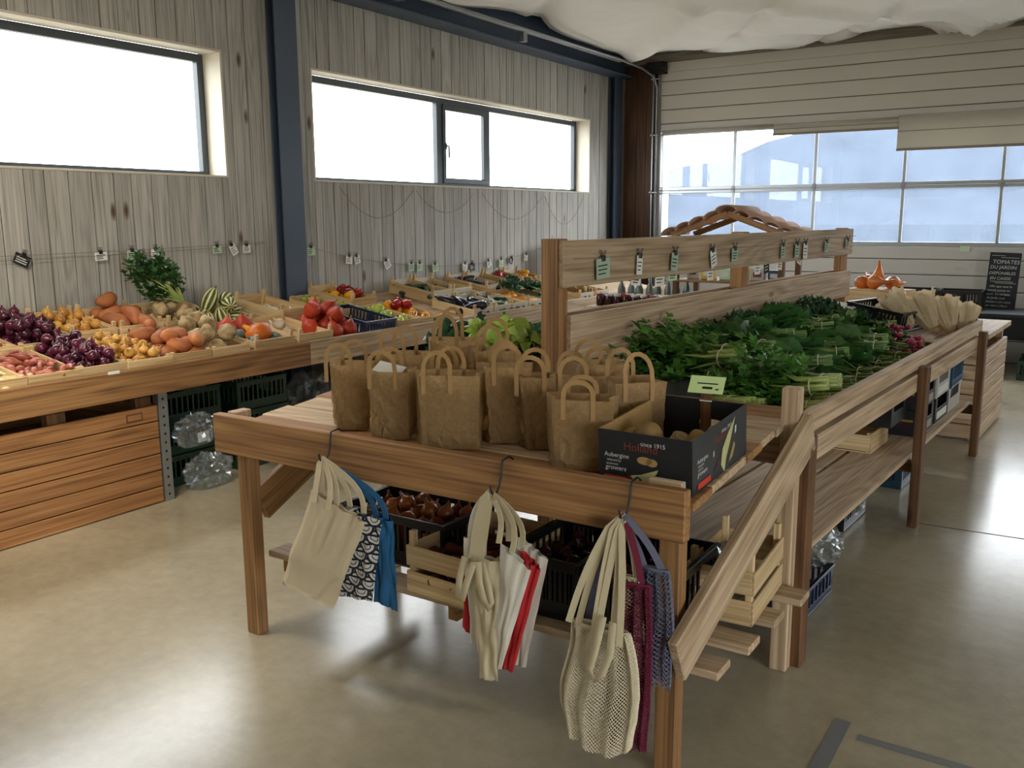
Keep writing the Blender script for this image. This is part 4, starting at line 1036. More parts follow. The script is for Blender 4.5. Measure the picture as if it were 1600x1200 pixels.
# rooster sign leaning on the counter against the wall
t = thing('rooster_sign', 'white sign with a black rooster leaning against the plank wall', 'sign', (-5.44, 9.25, .975), (0, .12, 0))
M4 = Matrix.Rotation(PI/2, 4, 'Z')
MB().box(-.006, .006, -.2, .24, -.03, .34, .002).build('panel', 'white_paper', t)
ro = [(.0, .02), (.03, .02), (.02, .06), (.05, .09), (.11, .13), (.17, .22), (.15, .25), (.11, .24), (.08, .19), (.03, .17), (-.01, .2), (-.03, .26), (-.02, .29), (-.05, .315), (-.085, .3), (-.11, .265), (-.075, .255), (-.085, .19), (-.075, .12), (-.03, .07), (-.01, .055)]
MB().add([(.0065, y+.04, z-.02) for (y, z) in ro]+[(.0075, y+.04, z-.02) for (y, z) in ro], [tuple(range(len(ro), 2*len(ro)))]).build('rooster', 'ink', t)

# ================================================================== BELOW THE COUNTER
def film_material():
    m, n, l, b = nt_new('film'); MATS['film'] = m
    n.remove(b)
    tr = n.new('ShaderNodeBsdfTransparent'); tr.inputs[0].default_value = (.86, .9, .93, 1)
    gl = n.new('ShaderNodeBsdfGlossy'); gl.inputs['Roughness'].default_value = .18; gl.inputs[0].default_value = (.9, .93, .95, 1)
    df = n.new('ShaderNodeBsdfDiffuse'); df.inputs[0].default_value = (.75, .8, .84, 1)
    lw = n.new('ShaderNodeLayerWeight'); lw.inputs[0].default_value = .35
    m1 = n.new('ShaderNodeMixShader'); m1.inputs[0].default_value = .12; l.new(gl.outputs[0], m1.inputs[1]); l.new(df.outputs[0], m1.inputs[2])
    mr = n.new('ShaderNodeMapRange'); mr.inputs[3].default_value = .14; mr.inputs[4].default_value = .6; l.new(lw.outputs['Facing'], mr.inputs[0])
    m2 = n.new('ShaderNodeMixShader'); l.new(mr.outputs[0], m2.inputs[0]); l.new(tr.outputs[0], m2.inputs[1]); l.new(m1.outputs[0], m2.inputs[2])
    l.new(m2.outputs[0], n['Material Output'].inputs[0])
film_material()
def film(name, label, loc, size, seed, group='crumpled clear bags', rot=(0, 0, 0), cat='plastic bag'):
    """crumpled clear bag: a faceted closed sack"""
    R = random.Random(seed); bm = bmesh.new(); bmesh.ops.create_icosphere(bm, subdivisions=4, radius=1)
    for v in bm.verts:
        p = v.co.copy()
        c = p*1.9+Vector((seed*3.1, seed, 0))
        n1 = abs(mnoise.noise(c*1.2)); n2 = abs(mnoise.noise(c*2.9)); n3 = abs(mnoise.noise(c*6))
        k = 1-.5*n1-.32*n2-.2*n3
        v.co = Vector((p.x*size[0]*k, p.y*size[1]*k, max(-.75, p.z)*size[2]*(k if p.z > -.5 else 1)+size[2]*.75))
    me = bpy.data.meshes.new(name); bm.to_mesh(me); bm.free(); me.materials.append(MATS['film'])
    o = link(name, me, None, loc, rot)
    return tag(o, label, cat, group)
GR = plastic_crate(.6, .42, .19, 'green_plastic')
k = 0
spots = [(3.52, 3, 'first'), (4.02, 3, 'second'), (5.4, 2, 'third'), (5.95, 3, 'fourth'), (7.5, 2, 'fifth'), (8.2, 2, 'sixth')]
for (y, n, nm) in spots:
    for i in range(n):
        M = Matrix.Translation((-4.56-(.06 if y < 3.8 else 0), y, .002+i*.195)) @ Matrix.Rotation(PI+rnd.uniform(-.03, .03), 4, 'Z')
        place(GR, 'plastic_crate', ('bottom', 'middle', 'top')[i]+' dark green plastic crate of the '+nm+' stack under the counter', 'crate', M, 'green crates under the counter')
film('film_bag', 'clear crumpled bag on the top green crate beside the steel upright', (-4.66, 3.50, .586), (.16, .18, .05), 1)
film('film_bag', 'clear crumpled bag hanging out of the first green crate stack', (-4.54, 3.46, .25), (.06, .19, .13), 2)
film('film_bag', 'clear crumpled bag lying on the floor before the first green crate stack', (-4.47, 3.48, .002), (.11, .2, .13), 3)
film('film_bag', 'clear crumpled bag beside the second green crate stack on the floor', (-4.42, 3.95, .1), (.06, .15, .14), 4)
film('film_bag', 'clear crumpled bag on the second green crate stack', (-4.8, 4.05, .586), (.2, .2, .05), 5)
film('film_bag', 'clear crumpled bag under the counter right of the second stack', (-4.9, 4.75, .002), (.25, .3, .3), 6)
tag(MB().box(-.002, .0, -.045, .045, -.03, .03, 0).build('label_card', 'white_paper', None, loc=(-4.515, 3.50, .30), rot=(0, -.1, .1)), 'white label card on the first green crate stack', 'label')
# ================================================================== FRONT TABLE
TO = Vector((-1.78, 2.22, 0))
tb = thing('packing_table', 'wooden table with sloping plank top holding paper bags', 'table', TO)
def tl(x, y, z): return Vector((x, y, z))-TO
def tz(y): return .84+.085*(y-2.25)          # upper face of the table top
board('front_board', 'oak_x', tl(-2.775, 2.215, .8075), tl(-.873, 2.215, .8075), (0, 0, 1), .147, .04, tb, .004)
for i in range(7):
    y = 2.31+i*.143
    board('top_plank', 'pale_x' if i % 3 else 'oak_x', tl(-2.70+rnd.uniform(-.02, .02), y, tz(y)-.013), tl(-.86+rnd.uniform(-.008, .008), y, tz(y)-.013), (0, 1, .085), .139, .026, tb)
box('end_block', 'pale_x', -2.745+1.78, -2.70+1.78, 2.24-2.22, 2.32-2.22, .82, .885, tb)
box('stop_lath', 'pale_x', -1.0+1.78, -.90+1.78, 2.236-2.22, 2.252-2.22, .80, .893, tb)
for (x0, x1, y0, y1, h) in ((-2.70, -2.635, 2.236, 2.29, .82), (-.965, -.90, 2.236, 2.29, .82), (-2.70, -2.64, 3.05, 3.11, 1.0), (-.875, -.815, 3.04, 3.10, 1.03)):
    box('leg', 'oak_z' if y0 < 3 else 'pale_z', x0+1.78, x1+1.78, y0-2.22, y1-2.22, 0, h, tb, .004)
board('brace', 'pale_x', tl(-.876, 2.17, .405), tl(-.795, 3.12, .875), (0, -.4, 1), .15, .032, tb, .004)
board('brace', 'oak_x', tl(-2.665, 2.305, .51), tl(-2.665, 3.04, .86), (0, -.4, 1), .14, .032, tb, .004)
for (y, x1) in ((2.345, -.80), (2.54, -.775), (2.76, -.765), (2.97, -.74)):
    box('shelf_plank', 'pale_x', -2.62+1.78 if y < 2.4 else -2.66+1.78, x1+1.78, y-.052-2.22, y+.052-2.22, .312, .337, tb, .003)
for x in (-2.55, -1.75, -1.0): box('bearer', 'oak_y', x-.02+1.78, x+.02+1.78, .1, .88, .25, .312, tb)
board('top_bearer', 'oak_x', tl(-2.66, 2.6, tz(2.6)-.06), tl(-2.66, 3.15, tz(3.15)-.06), (0, 0, 1), .06, .035, tb)

# ---- kraft paper bags
def kraft_material():
    m, n, l, b = nt_new('kraft'); MATS['kraft'] = m
    tc = n.new('ShaderNodeTexCoord'); oi = n.new('ShaderNodeObjectInfo')
    no = n.new('ShaderNodeTexNoise'); no.inputs['Scale'].default_value = 90; no.inputs['Detail'].default_value = 5; no.inputs['Roughness'].default_value = .7
    l.new(tc.outputs['Object'], no.inputs['Vector'])
    cr = ramp(n, [(.3, hexc('a08156')), (.7, hexc('b8986a'))]); l.new(no.outputs['Fac'], cr.inputs[0]); l.new(cr.outputs[0], b.inputs['Base Color'])
    b.inputs['Roughness'].default_value = .75
    n2 = n.new('ShaderNodeTexNoise'); n2.inputs['Scale'].default_value = 16; n2.inputs['Detail'].default_value = 4; n2.inputs['Distortion'].default_value = 1.2; l.new(tc.outputs['Object'], n2.inputs['Vector'])
    bp = n.new('ShaderNodeBump'); bp.inputs['Strength'].default_value = .12; bp.inputs['Distance'].default_value = .008; l.new(n2.outputs['Fac'], bp.inputs['Height']); l.new(bp.outputs[0], b.inputs['Normal'])
    tr = n.new('ShaderNodeBsdfTranslucent'); l.new(cr.outputs[0], tr.inputs[0])
    mx = n.new('ShaderNodeMixShader'); mx.inputs[0].default_value = .5; l.new(b.outputs[0], mx.inputs[1]); l.new(tr.outputs[0], mx.inputs[2]); l.new(mx.outputs[0], n['Material Output'].inputs[0])
kraft_material()
plain('kraft_handle', hexc('a98655'), .75, var=.08, vscale=40)
def paper_bag(loc, theta, w, d, h, label, seed, lean=0, handle=.075, pinch=.04, flare=.05):
    """open block-bottom bag, width w along local x, depth d along y; opening pinched, sides creased inwards"""
    t = thing('paper_bag', label, 'paper bag', loc, (0, 0, theta), 'kraft paper bags on the table')
    R = random.Random(seed)
    nw, nd, nh = 8, 4, 11
    ring = [(-.5+i/nw, -.5) for i in range(nw)] + [(.5, -.5+i/nd) for i in range(nd)] + [(.5-i/nw, .5) for i in range(nw)] + [(-.5, .5-i/nd) for i in range(nd)]
    N = len(ring); v = []; f = []
    for k in range(nh+1):
        s = k/nh; z = h*s
        for (a, b2) in ring:
            dd = d*(1-pinch*s); ww = w*(1+.05*s)
            x = a*ww; y = b2*dd
            if a < 0: x += flare*(-2*a)*(.5-b2)*(1-.25*s)          # left gusset turned outwards at the front
            if abs(abs(a)-.5) < 1e-6: x -= math.copysign(1, a)*d*.30*(s**1.3)*(1-abs(b2)*2)*.55     # gusset folds inwards
            c = Vector((x*7+seed*5, y*7, z*7))
            am = .004+.014*max(0, .75-s)
            # creased paper: a soft buckle plus sharp facets, strongest near the bottom
            cr_ = mnoise.noise(c)*am*.8 + R.uniform(-.5, .5)*am*(0 if k == 0 else 1)
            nx, ny = (a*2 if abs(abs(a)-.5) < 1e-6 else 0), (b2*2 if abs(abs(b2)-.5) < 1e-6 else 0)
            if nx and ny: cr_ *= .5
            x += nx*cr_+lean*z+R.uniform(-.3, .3)*am*(1-s); y += ny*cr_
            v.append((x, y, max(0, z+R.uniform(-.25, .25)*h/nh*(1 if 0 < k < nh else .15))))
    for k in range(nh):
        for i in range(N):
            j = (i+1) % N; q = (k*N+i, k*N+j, (k+1)*N+j, (k+1)*N+i)
            f += [(q[0], q[1], q[2]), (q[0], q[2], q[3])] if R.random() < .5 else [(q[0], q[1], q[3]), (q[1], q[2], q[3])]
    f.append(tuple(range(N-1, -1, -1)))
    MB().add(v, f).build('sack', 'kraft', t)
    cb_ = blob(ell(1, 1, 8), 12, jit=.2, seed=seed); cb_.v = [(p[0]*w*.40+lean*h*.2, p[1]*d*.36, h*.24+p[2]*h*.23) for p in cb_.v]; cb_.build('assumed_contents', 'potato', t, True)  # assumed filling, unseen, blocks light through the lower half of the bag
    # flat twisted handles, glued on the outside front and the inside back
    for sgn in (-1, 1):
        hb = MB(); yb = sgn*d*(1-pinch)/2
        tilt = R.uniform(-.5, .6)*sgn; hh = handle*R.uniform(.8, 1.1); off = R.uniform(-.02, .02)
        yo = yb+sgn*.003
        pts = [(-.045+off+lean*h, yo, h-.06), (-.045+off+lean*h, yo, h+.004)]
        for i in range(1, 9):
            th = PI*i/9
            pts.append((off-.045*math.cos(th)*(1+.1*math.sin(th))+lean*h, yo+tilt*hh*.5*math.sin(th), h+hh*math.sin(th)**.75))
        pts += [(.045+off+lean*h, yo, h+.004), (.045+off+lean*h, yo, h-.06)]
        ribbon(hb, pts, .0072, (0, 1, 0), .001)
        hb.build('handle', 'kraft_handle', t)
    return t
def ribbon(mb, pts, hw, side, th=.0015, mi=0):
    """flat band along pts; `side` is the rough direction across the face (normal)"""
    pts = [Vector(p) for p in pts]; n = len(pts); v = []; f = []
    for i, p in enumerate(pts):
        t = (pts[min(i+1, n-1)]-pts[max(i-1, 0)]).normalized()
        nr = Vector(side); nr = nr-t*nr.dot(t)
        if nr.length < 1e-4: nr = t.orthogonal()
        nr.normalize(); w = t.cross(nr)
        v += [p+w*hw+nr*th, p-w*hw+nr*th, p-w*hw-nr*th, p+w*hw-nr*th]
    for i in range(n-1):
        for k in range(4): f.append((i*4+k, i*4+(k+1) % 4, (i+1)*4+(k+1) % 4, (i+1)*4+k))
    f += [(3, 2, 1, 0), ((n-1)*4, (n-1)*4+1, (n-1)*4+2, (n-1)*4+3)]
    mb.add(v, f, mi)
def bag(x, y, th, w, d, h, label, seed, **k):
    paper_bag((x, y, tz(y)+.002), math.radians(th), w, d, h, label, seed, **k)
bag(-2.265, 2.40, 27, .165, .13, .235, 'leftmost kraft paper bag on the table', 1, handle=.08)
bag(-2.055, 2.375, 25, .175, .13, .235, 'kraft paper bag with a folded white paper in it', 2)
bag(-1.80, 2.375, 26, .235, .135, .245, 'widest kraft paper bag, third from the left in the front row', 3)
bag(-1.655, 2.50, 30, .185, .13, .255, 'kraft paper bag in shade right behind the widest bag', 4, pinch=.1, handle=.085)
bag(-1.515, 2.49, 26, .145, .12, .235, 'narrow kraft paper bag left of the crumpled light one', 5, lean=-.06)
bag(-1.295, 2.375, 20, .215, .13, .215, 'crumpled light kraft bag beside the black potato box', 6, pinch=.1, handle=.06)
bag(-1.25, 2.62, 45, .20, .13, .215, 'wide open kraft bag behind the black potato box', 7, pinch=-.1, handle=.085)
bag(-1.44, 2.76, 38, .20, .13, .225, 'kraft bag at the back right next to the divider post', 8)
bag(-1.47, 2.63, 35, .16, .11, .20, 'low kraft bag behind the crumpled light bag', 9)
bag(-2.17, 2.59, 24, .185, .12, .24, 'kraft bag in the second row behind the white paper', 10, pinch=.05, handle=.085)
bag(-2.09, 2.80, 24, .21, .13, .255, 'tallest kraft bag at the back of the left group', 11, handle=.1)
bag(-1.95, 2.555, 24, .15, .10, .215, 'kraft bag with twisted handles between the front and second rows', 12)
bag(-1.87, 2.74, 26, .18, .13, .245, 'kraft bag in front of the salad and cabbages', 13, handle=.1)
tag(MB().box(-.05, .05, -.035, .035, -.001, .001, 0).build('folded_paper', 'white_paper', None, loc=(-2.06, 2.39, tz(2.37)+.236), rot=(.35, .2, .3)), 'folded white paper sticking out of a kraft bag', 'paper')

# ---- cabbages and salad at the back of the table
def cabbage(loc, r, label, m, seed, name='cabbage', rot=(0, 0, 0), n=16, heart=None):
    t = thing(name, label, name.replace('_', ' '), loc, rot)
    R = random.Random(seed)
    blob(ell(r*.72, r*.72, 8), 12, jit=.1, seed=seed).build('heart', heart or m, t, True)
    for i in range(n):
        a = i*2.399; el = -.3+1.5*i/n
        d = Vector((math.cos(a)*math.cos(el), math.sin(a)*math.cos(el), math.sin(el)))
        mb = MB(); ruffle_leaf(mb, Vector((0, 0, -r*.5))+d*r*.25, (d+Vector((0, 0, .55))).normalized(), d, r*1.35, r*1.25, R, .3 if name == 'lettuce' else .18, 10, 8, 0, -.25 if i < n*.6 else -.1)
        mb.build('leaf', m, t, True)
    return t
cabbage((-2.23, 3.26, 1.06), .10, 'pale green salad head lying in a basket', 'lettuce_leaf', 3, 'lettuce', (.5, .3, 0), 14)
cabbage((-2.11, 3.28, 1.09), .085, 'yellow green salad head on the right', 'lettuce_leaf', 4, 'lettuce', (.6, .5, 1), 14)
cabbage((-2.42, 3.32, 1.07), .11, 'dark green savoy cabbage behind the bags at the left', 'kale_leaf', 5, 'cabbage', (.2, .1, 0), 14)
cabbage((-2.04, 3.40, 1.02), .12, 'savoy cabbage beside the divider post', 'cabbage_leaf', 6, 'cabbage', (.2, .2, 0), 18)
cabbage((-2.24, 3.54, 1.0), .13, 'savoy cabbage behind the salad basket', 'cabbage_leaf', 7, 'cabbage', (.1, .3, 2), 16)
wood('basket_x', hexc('4a2f18'), hexc('6f4a28'), hexc('8a6238'), 'x', knots=False)
t = thing('salad_basket', 'tilted brown wooden trug holding the salad', 'basket', (-2.14, 3.27, .99), (.25, -.2, .5))
sh = MB(); v = []; f = []
for i in range(15):
    u = -.16+.32*i/14
    for j in range(9):
        th = -PI/2-1.25+2.5*j/8; rr = .10*(1-.35*(u/.16)**2)
        v.append((u, rr*math.cos(th), rr*math.sin(th)+.09))
for i in range(14):
    for j in range(8): a = i*9+j; f.append((a, a+9, a+10, a+1))
o = sh.add(v, f).build('shell', 'basket_x', t, True); md = o.modifiers.new('th', 'SOLIDIFY'); md.thickness = .006
bs = thing('kraft_carton', 'low kraft carton behind the bags under the cabbages', 'carton', (-2.27, 3.45, .80))
for (x0, x1, y0, y1) in ((-.32, .32, -.2, -.19), (-.32, .32, .19, .2), (-.32, -.31, -.19, .19), (.31, .32, -.19, .19)): box('side', 'kraft_handle', x0, x1, y0, y1, 0, .2, bs, .001)
box('bottom', 'kraft_handle', -.31, .31, -.19, .19, 0, .01, bs, .001)
# stand below the carton
st_ = thing('side_stand', 'low wooden stand carrying the cabbage carton', 'stand', (-2.27, 3.45, 0))
for i in range(3): box('slat', 'pale_x', -.36, .36, -.21+i*.145, -.21+i*.145+.13, .765, .795, st_)
for x in (-.32, .28):
    for y in (-.18, .14): box('leg', 'brown_z', x, x+.04, y, y+.04, 0, .765, st_)

# ---- black potato box with printing
plain('box_black', hexc('1d1f22'), .5)
plain('box_kraft', hexc('a3824f'), .8, var=.06, vscale=30)
plain('print_red', hexc('c23a26'), .6); plain('print_maroon', hexc('7c3a30'), .6); plain('print_white', hexc('d8d8d2'), .6); plain('print_leaf', hexc('b8b77e'), .6, var=.2, vscale=40); plain('print_potato', hexc('a98a55'), .6, var=.2, vscale=40); plain('print_dark', hexc('38151d'), .5)
MBX = Matrix.Translation((-1.025, 2.485, tz(2.485)+.002)) @ Matrix.Rotation(-.03, 4, 'Z') @ Matrix.Rotation(math.atan(.085), 4, 'X')
pb = tag(empty('potato_box'), 'black printed cardboard box of potatoes at the table corner', 'box'); pb.matrix_world = MBX
w, d, h = .292, .41, .16
fr = box('front_panel', 'box_black', -w/2, w/2, -d/2, -d/2+.005, 0, h, pb, .0005)
rs = box('side_panel', 'box_black', w/2-.005, w/2, -d/2+.005, d/2-.005, 0, h, pb, .0005)
lsd = MB().box(-.0025, .0025, -d/2+.005, d/2-.005, -h/2, h/2).build('side_panel', 'box_kraft', pb, loc=(-w/2+.0025, 0, h/2))
MB().box(-.0005, .0005, -d/2+.005, d/2-.005, -h/2, h/2).build('side_print', 'box_black', pb, loc=(-w/2-.0006, 0, h/2))
# back panel with an oval handle hole
bp_ = MB(); n = 20; ov = [(.038*math.copysign(abs(math.cos(2*PI*i/n))**.5, math.cos(2*PI*i/n))+.03, .014*math.copysign(abs(math.sin(2*PI*i/n))**.7, math.sin(2*PI*i/n))+.085) for i in range(n)]
out = []
for (x, z) in ov:
    dx, dz = x-.03, z-.085; k = min(((w/2-.03) if dx > 0 else (w/2+.03))/max(abs(dx), 1e-6), ((h-.085) if dz > 0 else .085)/max(abs(dz), 1e-6)); out.append((.03+dx*k, .085+dz*k))
crn = [(w/2, h), (-w/2, h), (-w/2, 0), (w/2, 0)]
V = [(x, 0, z) for x, z in ov]+[(x, 0, z) for x, z in out]+[(x, 0, z) for x, z in crn]
Fc = [(i, (i+1) % n, n+(i+1) % n, n+i) for i in range(n)]
for ci, (cx, cz) in enumerate(crn):
    for i in range(n):
        a, b2 = out[i], out[(i+1) % n]
        if (abs(abs(a[0])-w/2) < 1e-6) != (abs(abs(b2[0])-w/2) < 1e-6) and abs((a[0]+b2[0])/2-cx) < .15 and abs((a[1]+b2[1])/2-cz) < .09: Fc.append((n+i, n+(i+1) % n, 2*n+ci))
o = bp_.add(V, Fc).build('back_panel', 'box_black', pb, loc=(0, d/2-.003, 0)); md = o.modifiers.new('th', 'SOLIDIFY'); md.thickness = .004
box('bottom', 'box_kraft', -w/2+.005, w/2-.005, -d/2+.005, d/2-.005, 0, .005, pb, .0005)
def printing(par, M):
    """M maps print plane (x right, y up, origin lower left) on the panel"""
    def T(body, x, y, s, m, sh=0): text_mesh('lettering', body, s, m, par, M @ Matrix.Translation((x, y, 0)), shear=sh)
    def S(pts, m, nm='print'): MB().add([M @ Vector((x, y, .0003)) for x, y in pts], [tuple(range(len(pts)))]).build(nm, m, par)
    T('Holland', .082, .108, .034, 'print_maroon'); T('since 1915', .135, .126, .018, 'print_white')
    T('Aubergine', .020, .082, .019, 'print_white'); T('selected by', .028, .069, .010, 'print_white'); T('passionate', .026, .058, .009, 'print_white'); T('growers', .022, .043, .020, 'print_white', .2)
    S([(.018, .008), (.118, .008), (.112, .026), (.018, .026)], 'print_red')
    S([(.09, .03), (.135, .04), (.19, .062), (.185, .05), (.15, .012), (.12, .004), (.115, .02)], 'print_leaf')
    S([(.075, .036), (.1, .036), (.12, .012), (.105, .01)], 'print_dark')
    for (cx, cy, r1, r2) in ((.148, .083, .024, .012), (.17, .08, .018, .012)): S([(cx+r1*math.cos(2*PI*i/16), cy+r2*math.sin(2*PI*i/16)+.0) for i in range(16)], 'print_potato')
    S([(.176, .0), (.272, .0), (.272, .042), (.176, .042)], 'white_paper', 'sticker')
    for (a_, b_) in ((.180, .186), (.189, .204), (.207, .216), (.219, .238), (.241, .258), (.262, .264)): S([(a_, .035), (b_, .035), (b_, .0385), (a_, .0385)], 'ink')
fm = Matrix(((1, 0, 0, -w/2), (0, 0, -1, -d/2-.0012), (0, 1, 0, 0), (0, 0, 0, 1)))
printing(pb, fm)
sm_ = Matrix(((0, 0, 1, w/2+.0012), (1, 0, 0, -d/2), (0, 1, 0, 0), (0, 0, 0, 1)))
def printing_side(par, M):
    def T(body, x, y, s, m, sh=0): text_mesh('lettering', body, s, m, par, M @ Matrix.Translation((x, y, 0)), shear=sh)
    def S(pts, m, nm='print'): MB().add([M @ Vector((x, y, .0003)) for x, y in pts], [tuple(range(len(pts)))]).build(nm, m, par)
    T('Holland', .15, .105, .034, 'print_maroon'); T('since 1915', .205, .126, .018, 'print_white')
    T('Aubergine', .030, .084, .018, 'print_white'); T('selected by', .036, .072, .009, 'print_white'); T('passionate', .036, .062, .008, 'print_white'); T('growers', .032, .046, .02, 'print_white', .2)
    S([(.035, .008), (.125, .008), (.125, .026), (.035, .026)], 'print_red')
    S([(.2, .03), (.21, .075), (.25, .11), (.31, .15), (.275, .09), (.24, .04), (.225, .0)], 'print_leaf')
    S([(.15, .025), (.185, .06), (.205, .045), (.175, .02)], 'print_dark'); S([(.26, .02), (.29, .03), (.31, .06), (.3, .075), (.275, .045)], 'print_potato'); S([(.14, .07), (.152, .075), (.15, .09), (.142, .088)], 'print_leaf')
    S([(.305, .095), (.318, .1), (.318, .122), (.308, .118)], 'print_white')
printing_side(pb, sm_)
for k, (x, y, z, s, key, lb) in enumerate(((-.055, -.08, .098, 1.5, 'potato', 'largest potato in the black printed box'), (.035, -.055, .092, .62, 'celeriac', 'knobbly root beside the largest potato in the box'), (-.105, -.06, .085, 1.0, 'potato', 'potato in the left corner of the black printed box'), (.085, .10, .08, .75, 'potato', 'small potato by the handle hole of the box'), (.06, -.12, .085, .75, 'potato', 'small potato at the front wall of the box'), (.10, -.06, .085, .9, 'potato', 'potato at the right wall of the box'), (.015, -.145, .075, .7, 'potato', 'pale potato low at the front of the box'))):
    o = put(key, (0, 0, 0), (0, 0, 0), lb, 'potato' if key == 'potato' else 'root vegetable', None, s, k); o.matrix_world = MBX @ Matrix.Translation((x, y, z)) @ Euler((1.2*k, .5, k)).to_matrix().to_4x4() @ Matrix.Scale(s, 4)
pile('potato', MBX, -w/2+.01, w/2-.01, -d/2+.01, d/2-.01, 38, .035, 'potato in the lower layer of the black box', 'potato', 'potatoes in the box', base=.006, seed=44, zmax=.06)
# price card on its clip at the box's back wall
t = thing('price_card_stand', 'yellow green price card on a brown clip behind the potato box', 'price card', MBX @ Vector((.015, d/2-.012, .05)))
box('clip_strap', 'brown_z', -.018, .018, -.004, .004, 0, .13, t, .002)
box('clip_foot', 'white_paper', -.02, .02, -.007, -.004, .105, .109, t, .0005)
plain('lime_paper', hexc('cfe6a0'), .7)
cd = MB().box(-.055, .055, -.001, .001, -.032, .032).build('card', 'lime_paper', t, loc=(.0, -.0, .157), rot=(-.75, 0, .12))
wr_ = MB(); [wr_.box(-.03, .035, -.0018, -.0011, .002, .006), wr_.box(-.012, .02, -.0018, -.0011, -.016, -.008), wr_.box(.03, .04, -.0018, -.0011, -.018, -.014)]
wr_.build('writing', 'ink', cd)

# ---- on the lower shelf
BLK = plastic_crate(.5, .32, .19, 'black_plastic')
MX = Matrix.Translation((-2.37, 2.60, .339)) @ Matrix.Rotation(0, 4, 'Z')
oc = place(BLK, 'plastic_crate', 'black plastic crate of brown onions on the lower shelf', 'crate', MX)
pile('brown_onion', MX, .012, .488, -.15, .15, 70, .032, 'brown onion in the black crate on the lower shelf', 'onion', 'brown onions on the lower shelf', seed=51, zmax=.175)
text_mesh('lettering', 'EZO', .03, 'print_white', oc, Matrix.Translation((.20, -.1617, .045)) @ Matrix.Rotation(PI/2, 4, 'X'))
tg = thing('string_tie', 'white frayed string hanging on the black onion crate', 'string', (-2.135, 2.432, .53))
MB().tube([(0, .01, .005), (0, 0, 0), (.002, -.002, -.06), (-.001, -.002, -.11)], .002, 5).build('cord', 'white_paper', tg, True)
for k in range(5): MB().tube([(-.001, -.002, -.105), ((k-2)*.004, -.003, -.14), ((k-2)*.006, -.002, -.17)], .0013, 4).build('strand', 'white_paper', tg)
CR_D = wooden_crate(.46, .33, .19, .03, 2)
MX = Matrix.Translation((-1.74, 2.26, .339)) @ Matrix.Rotation(PI/2-.05, 4, 'Z')
place(CR_D, 'wooden_crate', 'two-slat wooden crate of dark carrots on the lower shelf', 'crate', MX)
pile('carrot_dark', MX, .06, .40, -.11, .11, 44, .024, 'dark reddish carrot in the wooden crate on the lower shelf', 'carrot', 'carrots on the lower shelf', seed=52, lie=True, zmax=.17, scale=(1, 1.25))
for k, x in enumerate((-1.56, -1.26)):
    MX = Matrix.Translation((x, 2.56, .339)); 
    place(plastic_crate(.28, .42, .2, 'black_plastic'), 'plastic_crate', ('black plastic crate behind the red and white tote bag on the shelf', 'black plastic crate behind the net bags on the shelf')[k], 'crate', MX)
    pile('red_onion', MX, .012, .268, -.2, .2, 44, .029, ('dark onion in the shelf crate behind the red and white tote', 'dark onion in the shelf crate behind the net bags')[k], 'onion', ('shelf onions behind the tote', 'shelf onions behind the nets')[k], seed=53+k, zmax=.16)
CR_E = wooden_crate(.22, .38, .2, .03, 2)
MX = Matrix.Translation((-1.04, 2.80, .339)) @ Matrix.Rotation(.06, 4, 'Z')
place(CR_E, 'wooden_crate', 'small slatted crate with clear bags at the right end of the lower shelf', 'crate', MX)
film('film_bag', 'clear bag with pale goods inside the small slatted crate', (-.94, 2.79, .36), (.09, .13, .12), 11)

# ---- hooks and hanging bags
def s_hook(x, label, zb=.80):
    pts = [(x+.004, 2.243, .845), (x+.003, 2.242, .882), (x+.002, 2.225, .892), (x, 2.19, .887), (x-.002, 2.186, .84), (x-.006, 2.182, zb+.01), (x-.008, 2.165, zb-.012), (x-.009, 2.145, zb-.004), (x-.01, 2.138, zb+.02)]
    o = MB().tube(pts, .0035, 6).build('hook', 'black', None, True); tag(o, label, 'hook', 'black hooks on the table board')
s_hook(-2.157, 'black wire hook holding the canvas tote'); s_hook(-1.455, 'black wire hook holding the red and white totes'); s_hook(-1.03, 'black wire hook holding the net bags')
plain('canvas', hexc('cdbd9b'), .9, var=.06, vscale=12, bump=.35, bscale=500, sheen=.2)
plain('cotton_white', hexc('d9d2c2'), .9, var=.05, vscale=12, bump=.3, bscale=500)
plain('cotton_cream', hexc('c4b694'), .9, var=.05, vscale=12, bump=.3, bscale=500)
plain('cotton_red', hexc('b31f22'), .85, var=.06, vscale=12, bump=.3, bscale=400)
plain('cotton_blue', hexc('1d5a86'), .85, var=.08, vscale=12, bump=.3, bscale=400)
plain('net_cream', hexc('d8cdb0'), .9); plain('net_crimson', hexc('691a33'), .9); plain('net_violet', hexc('66687c'), .9)
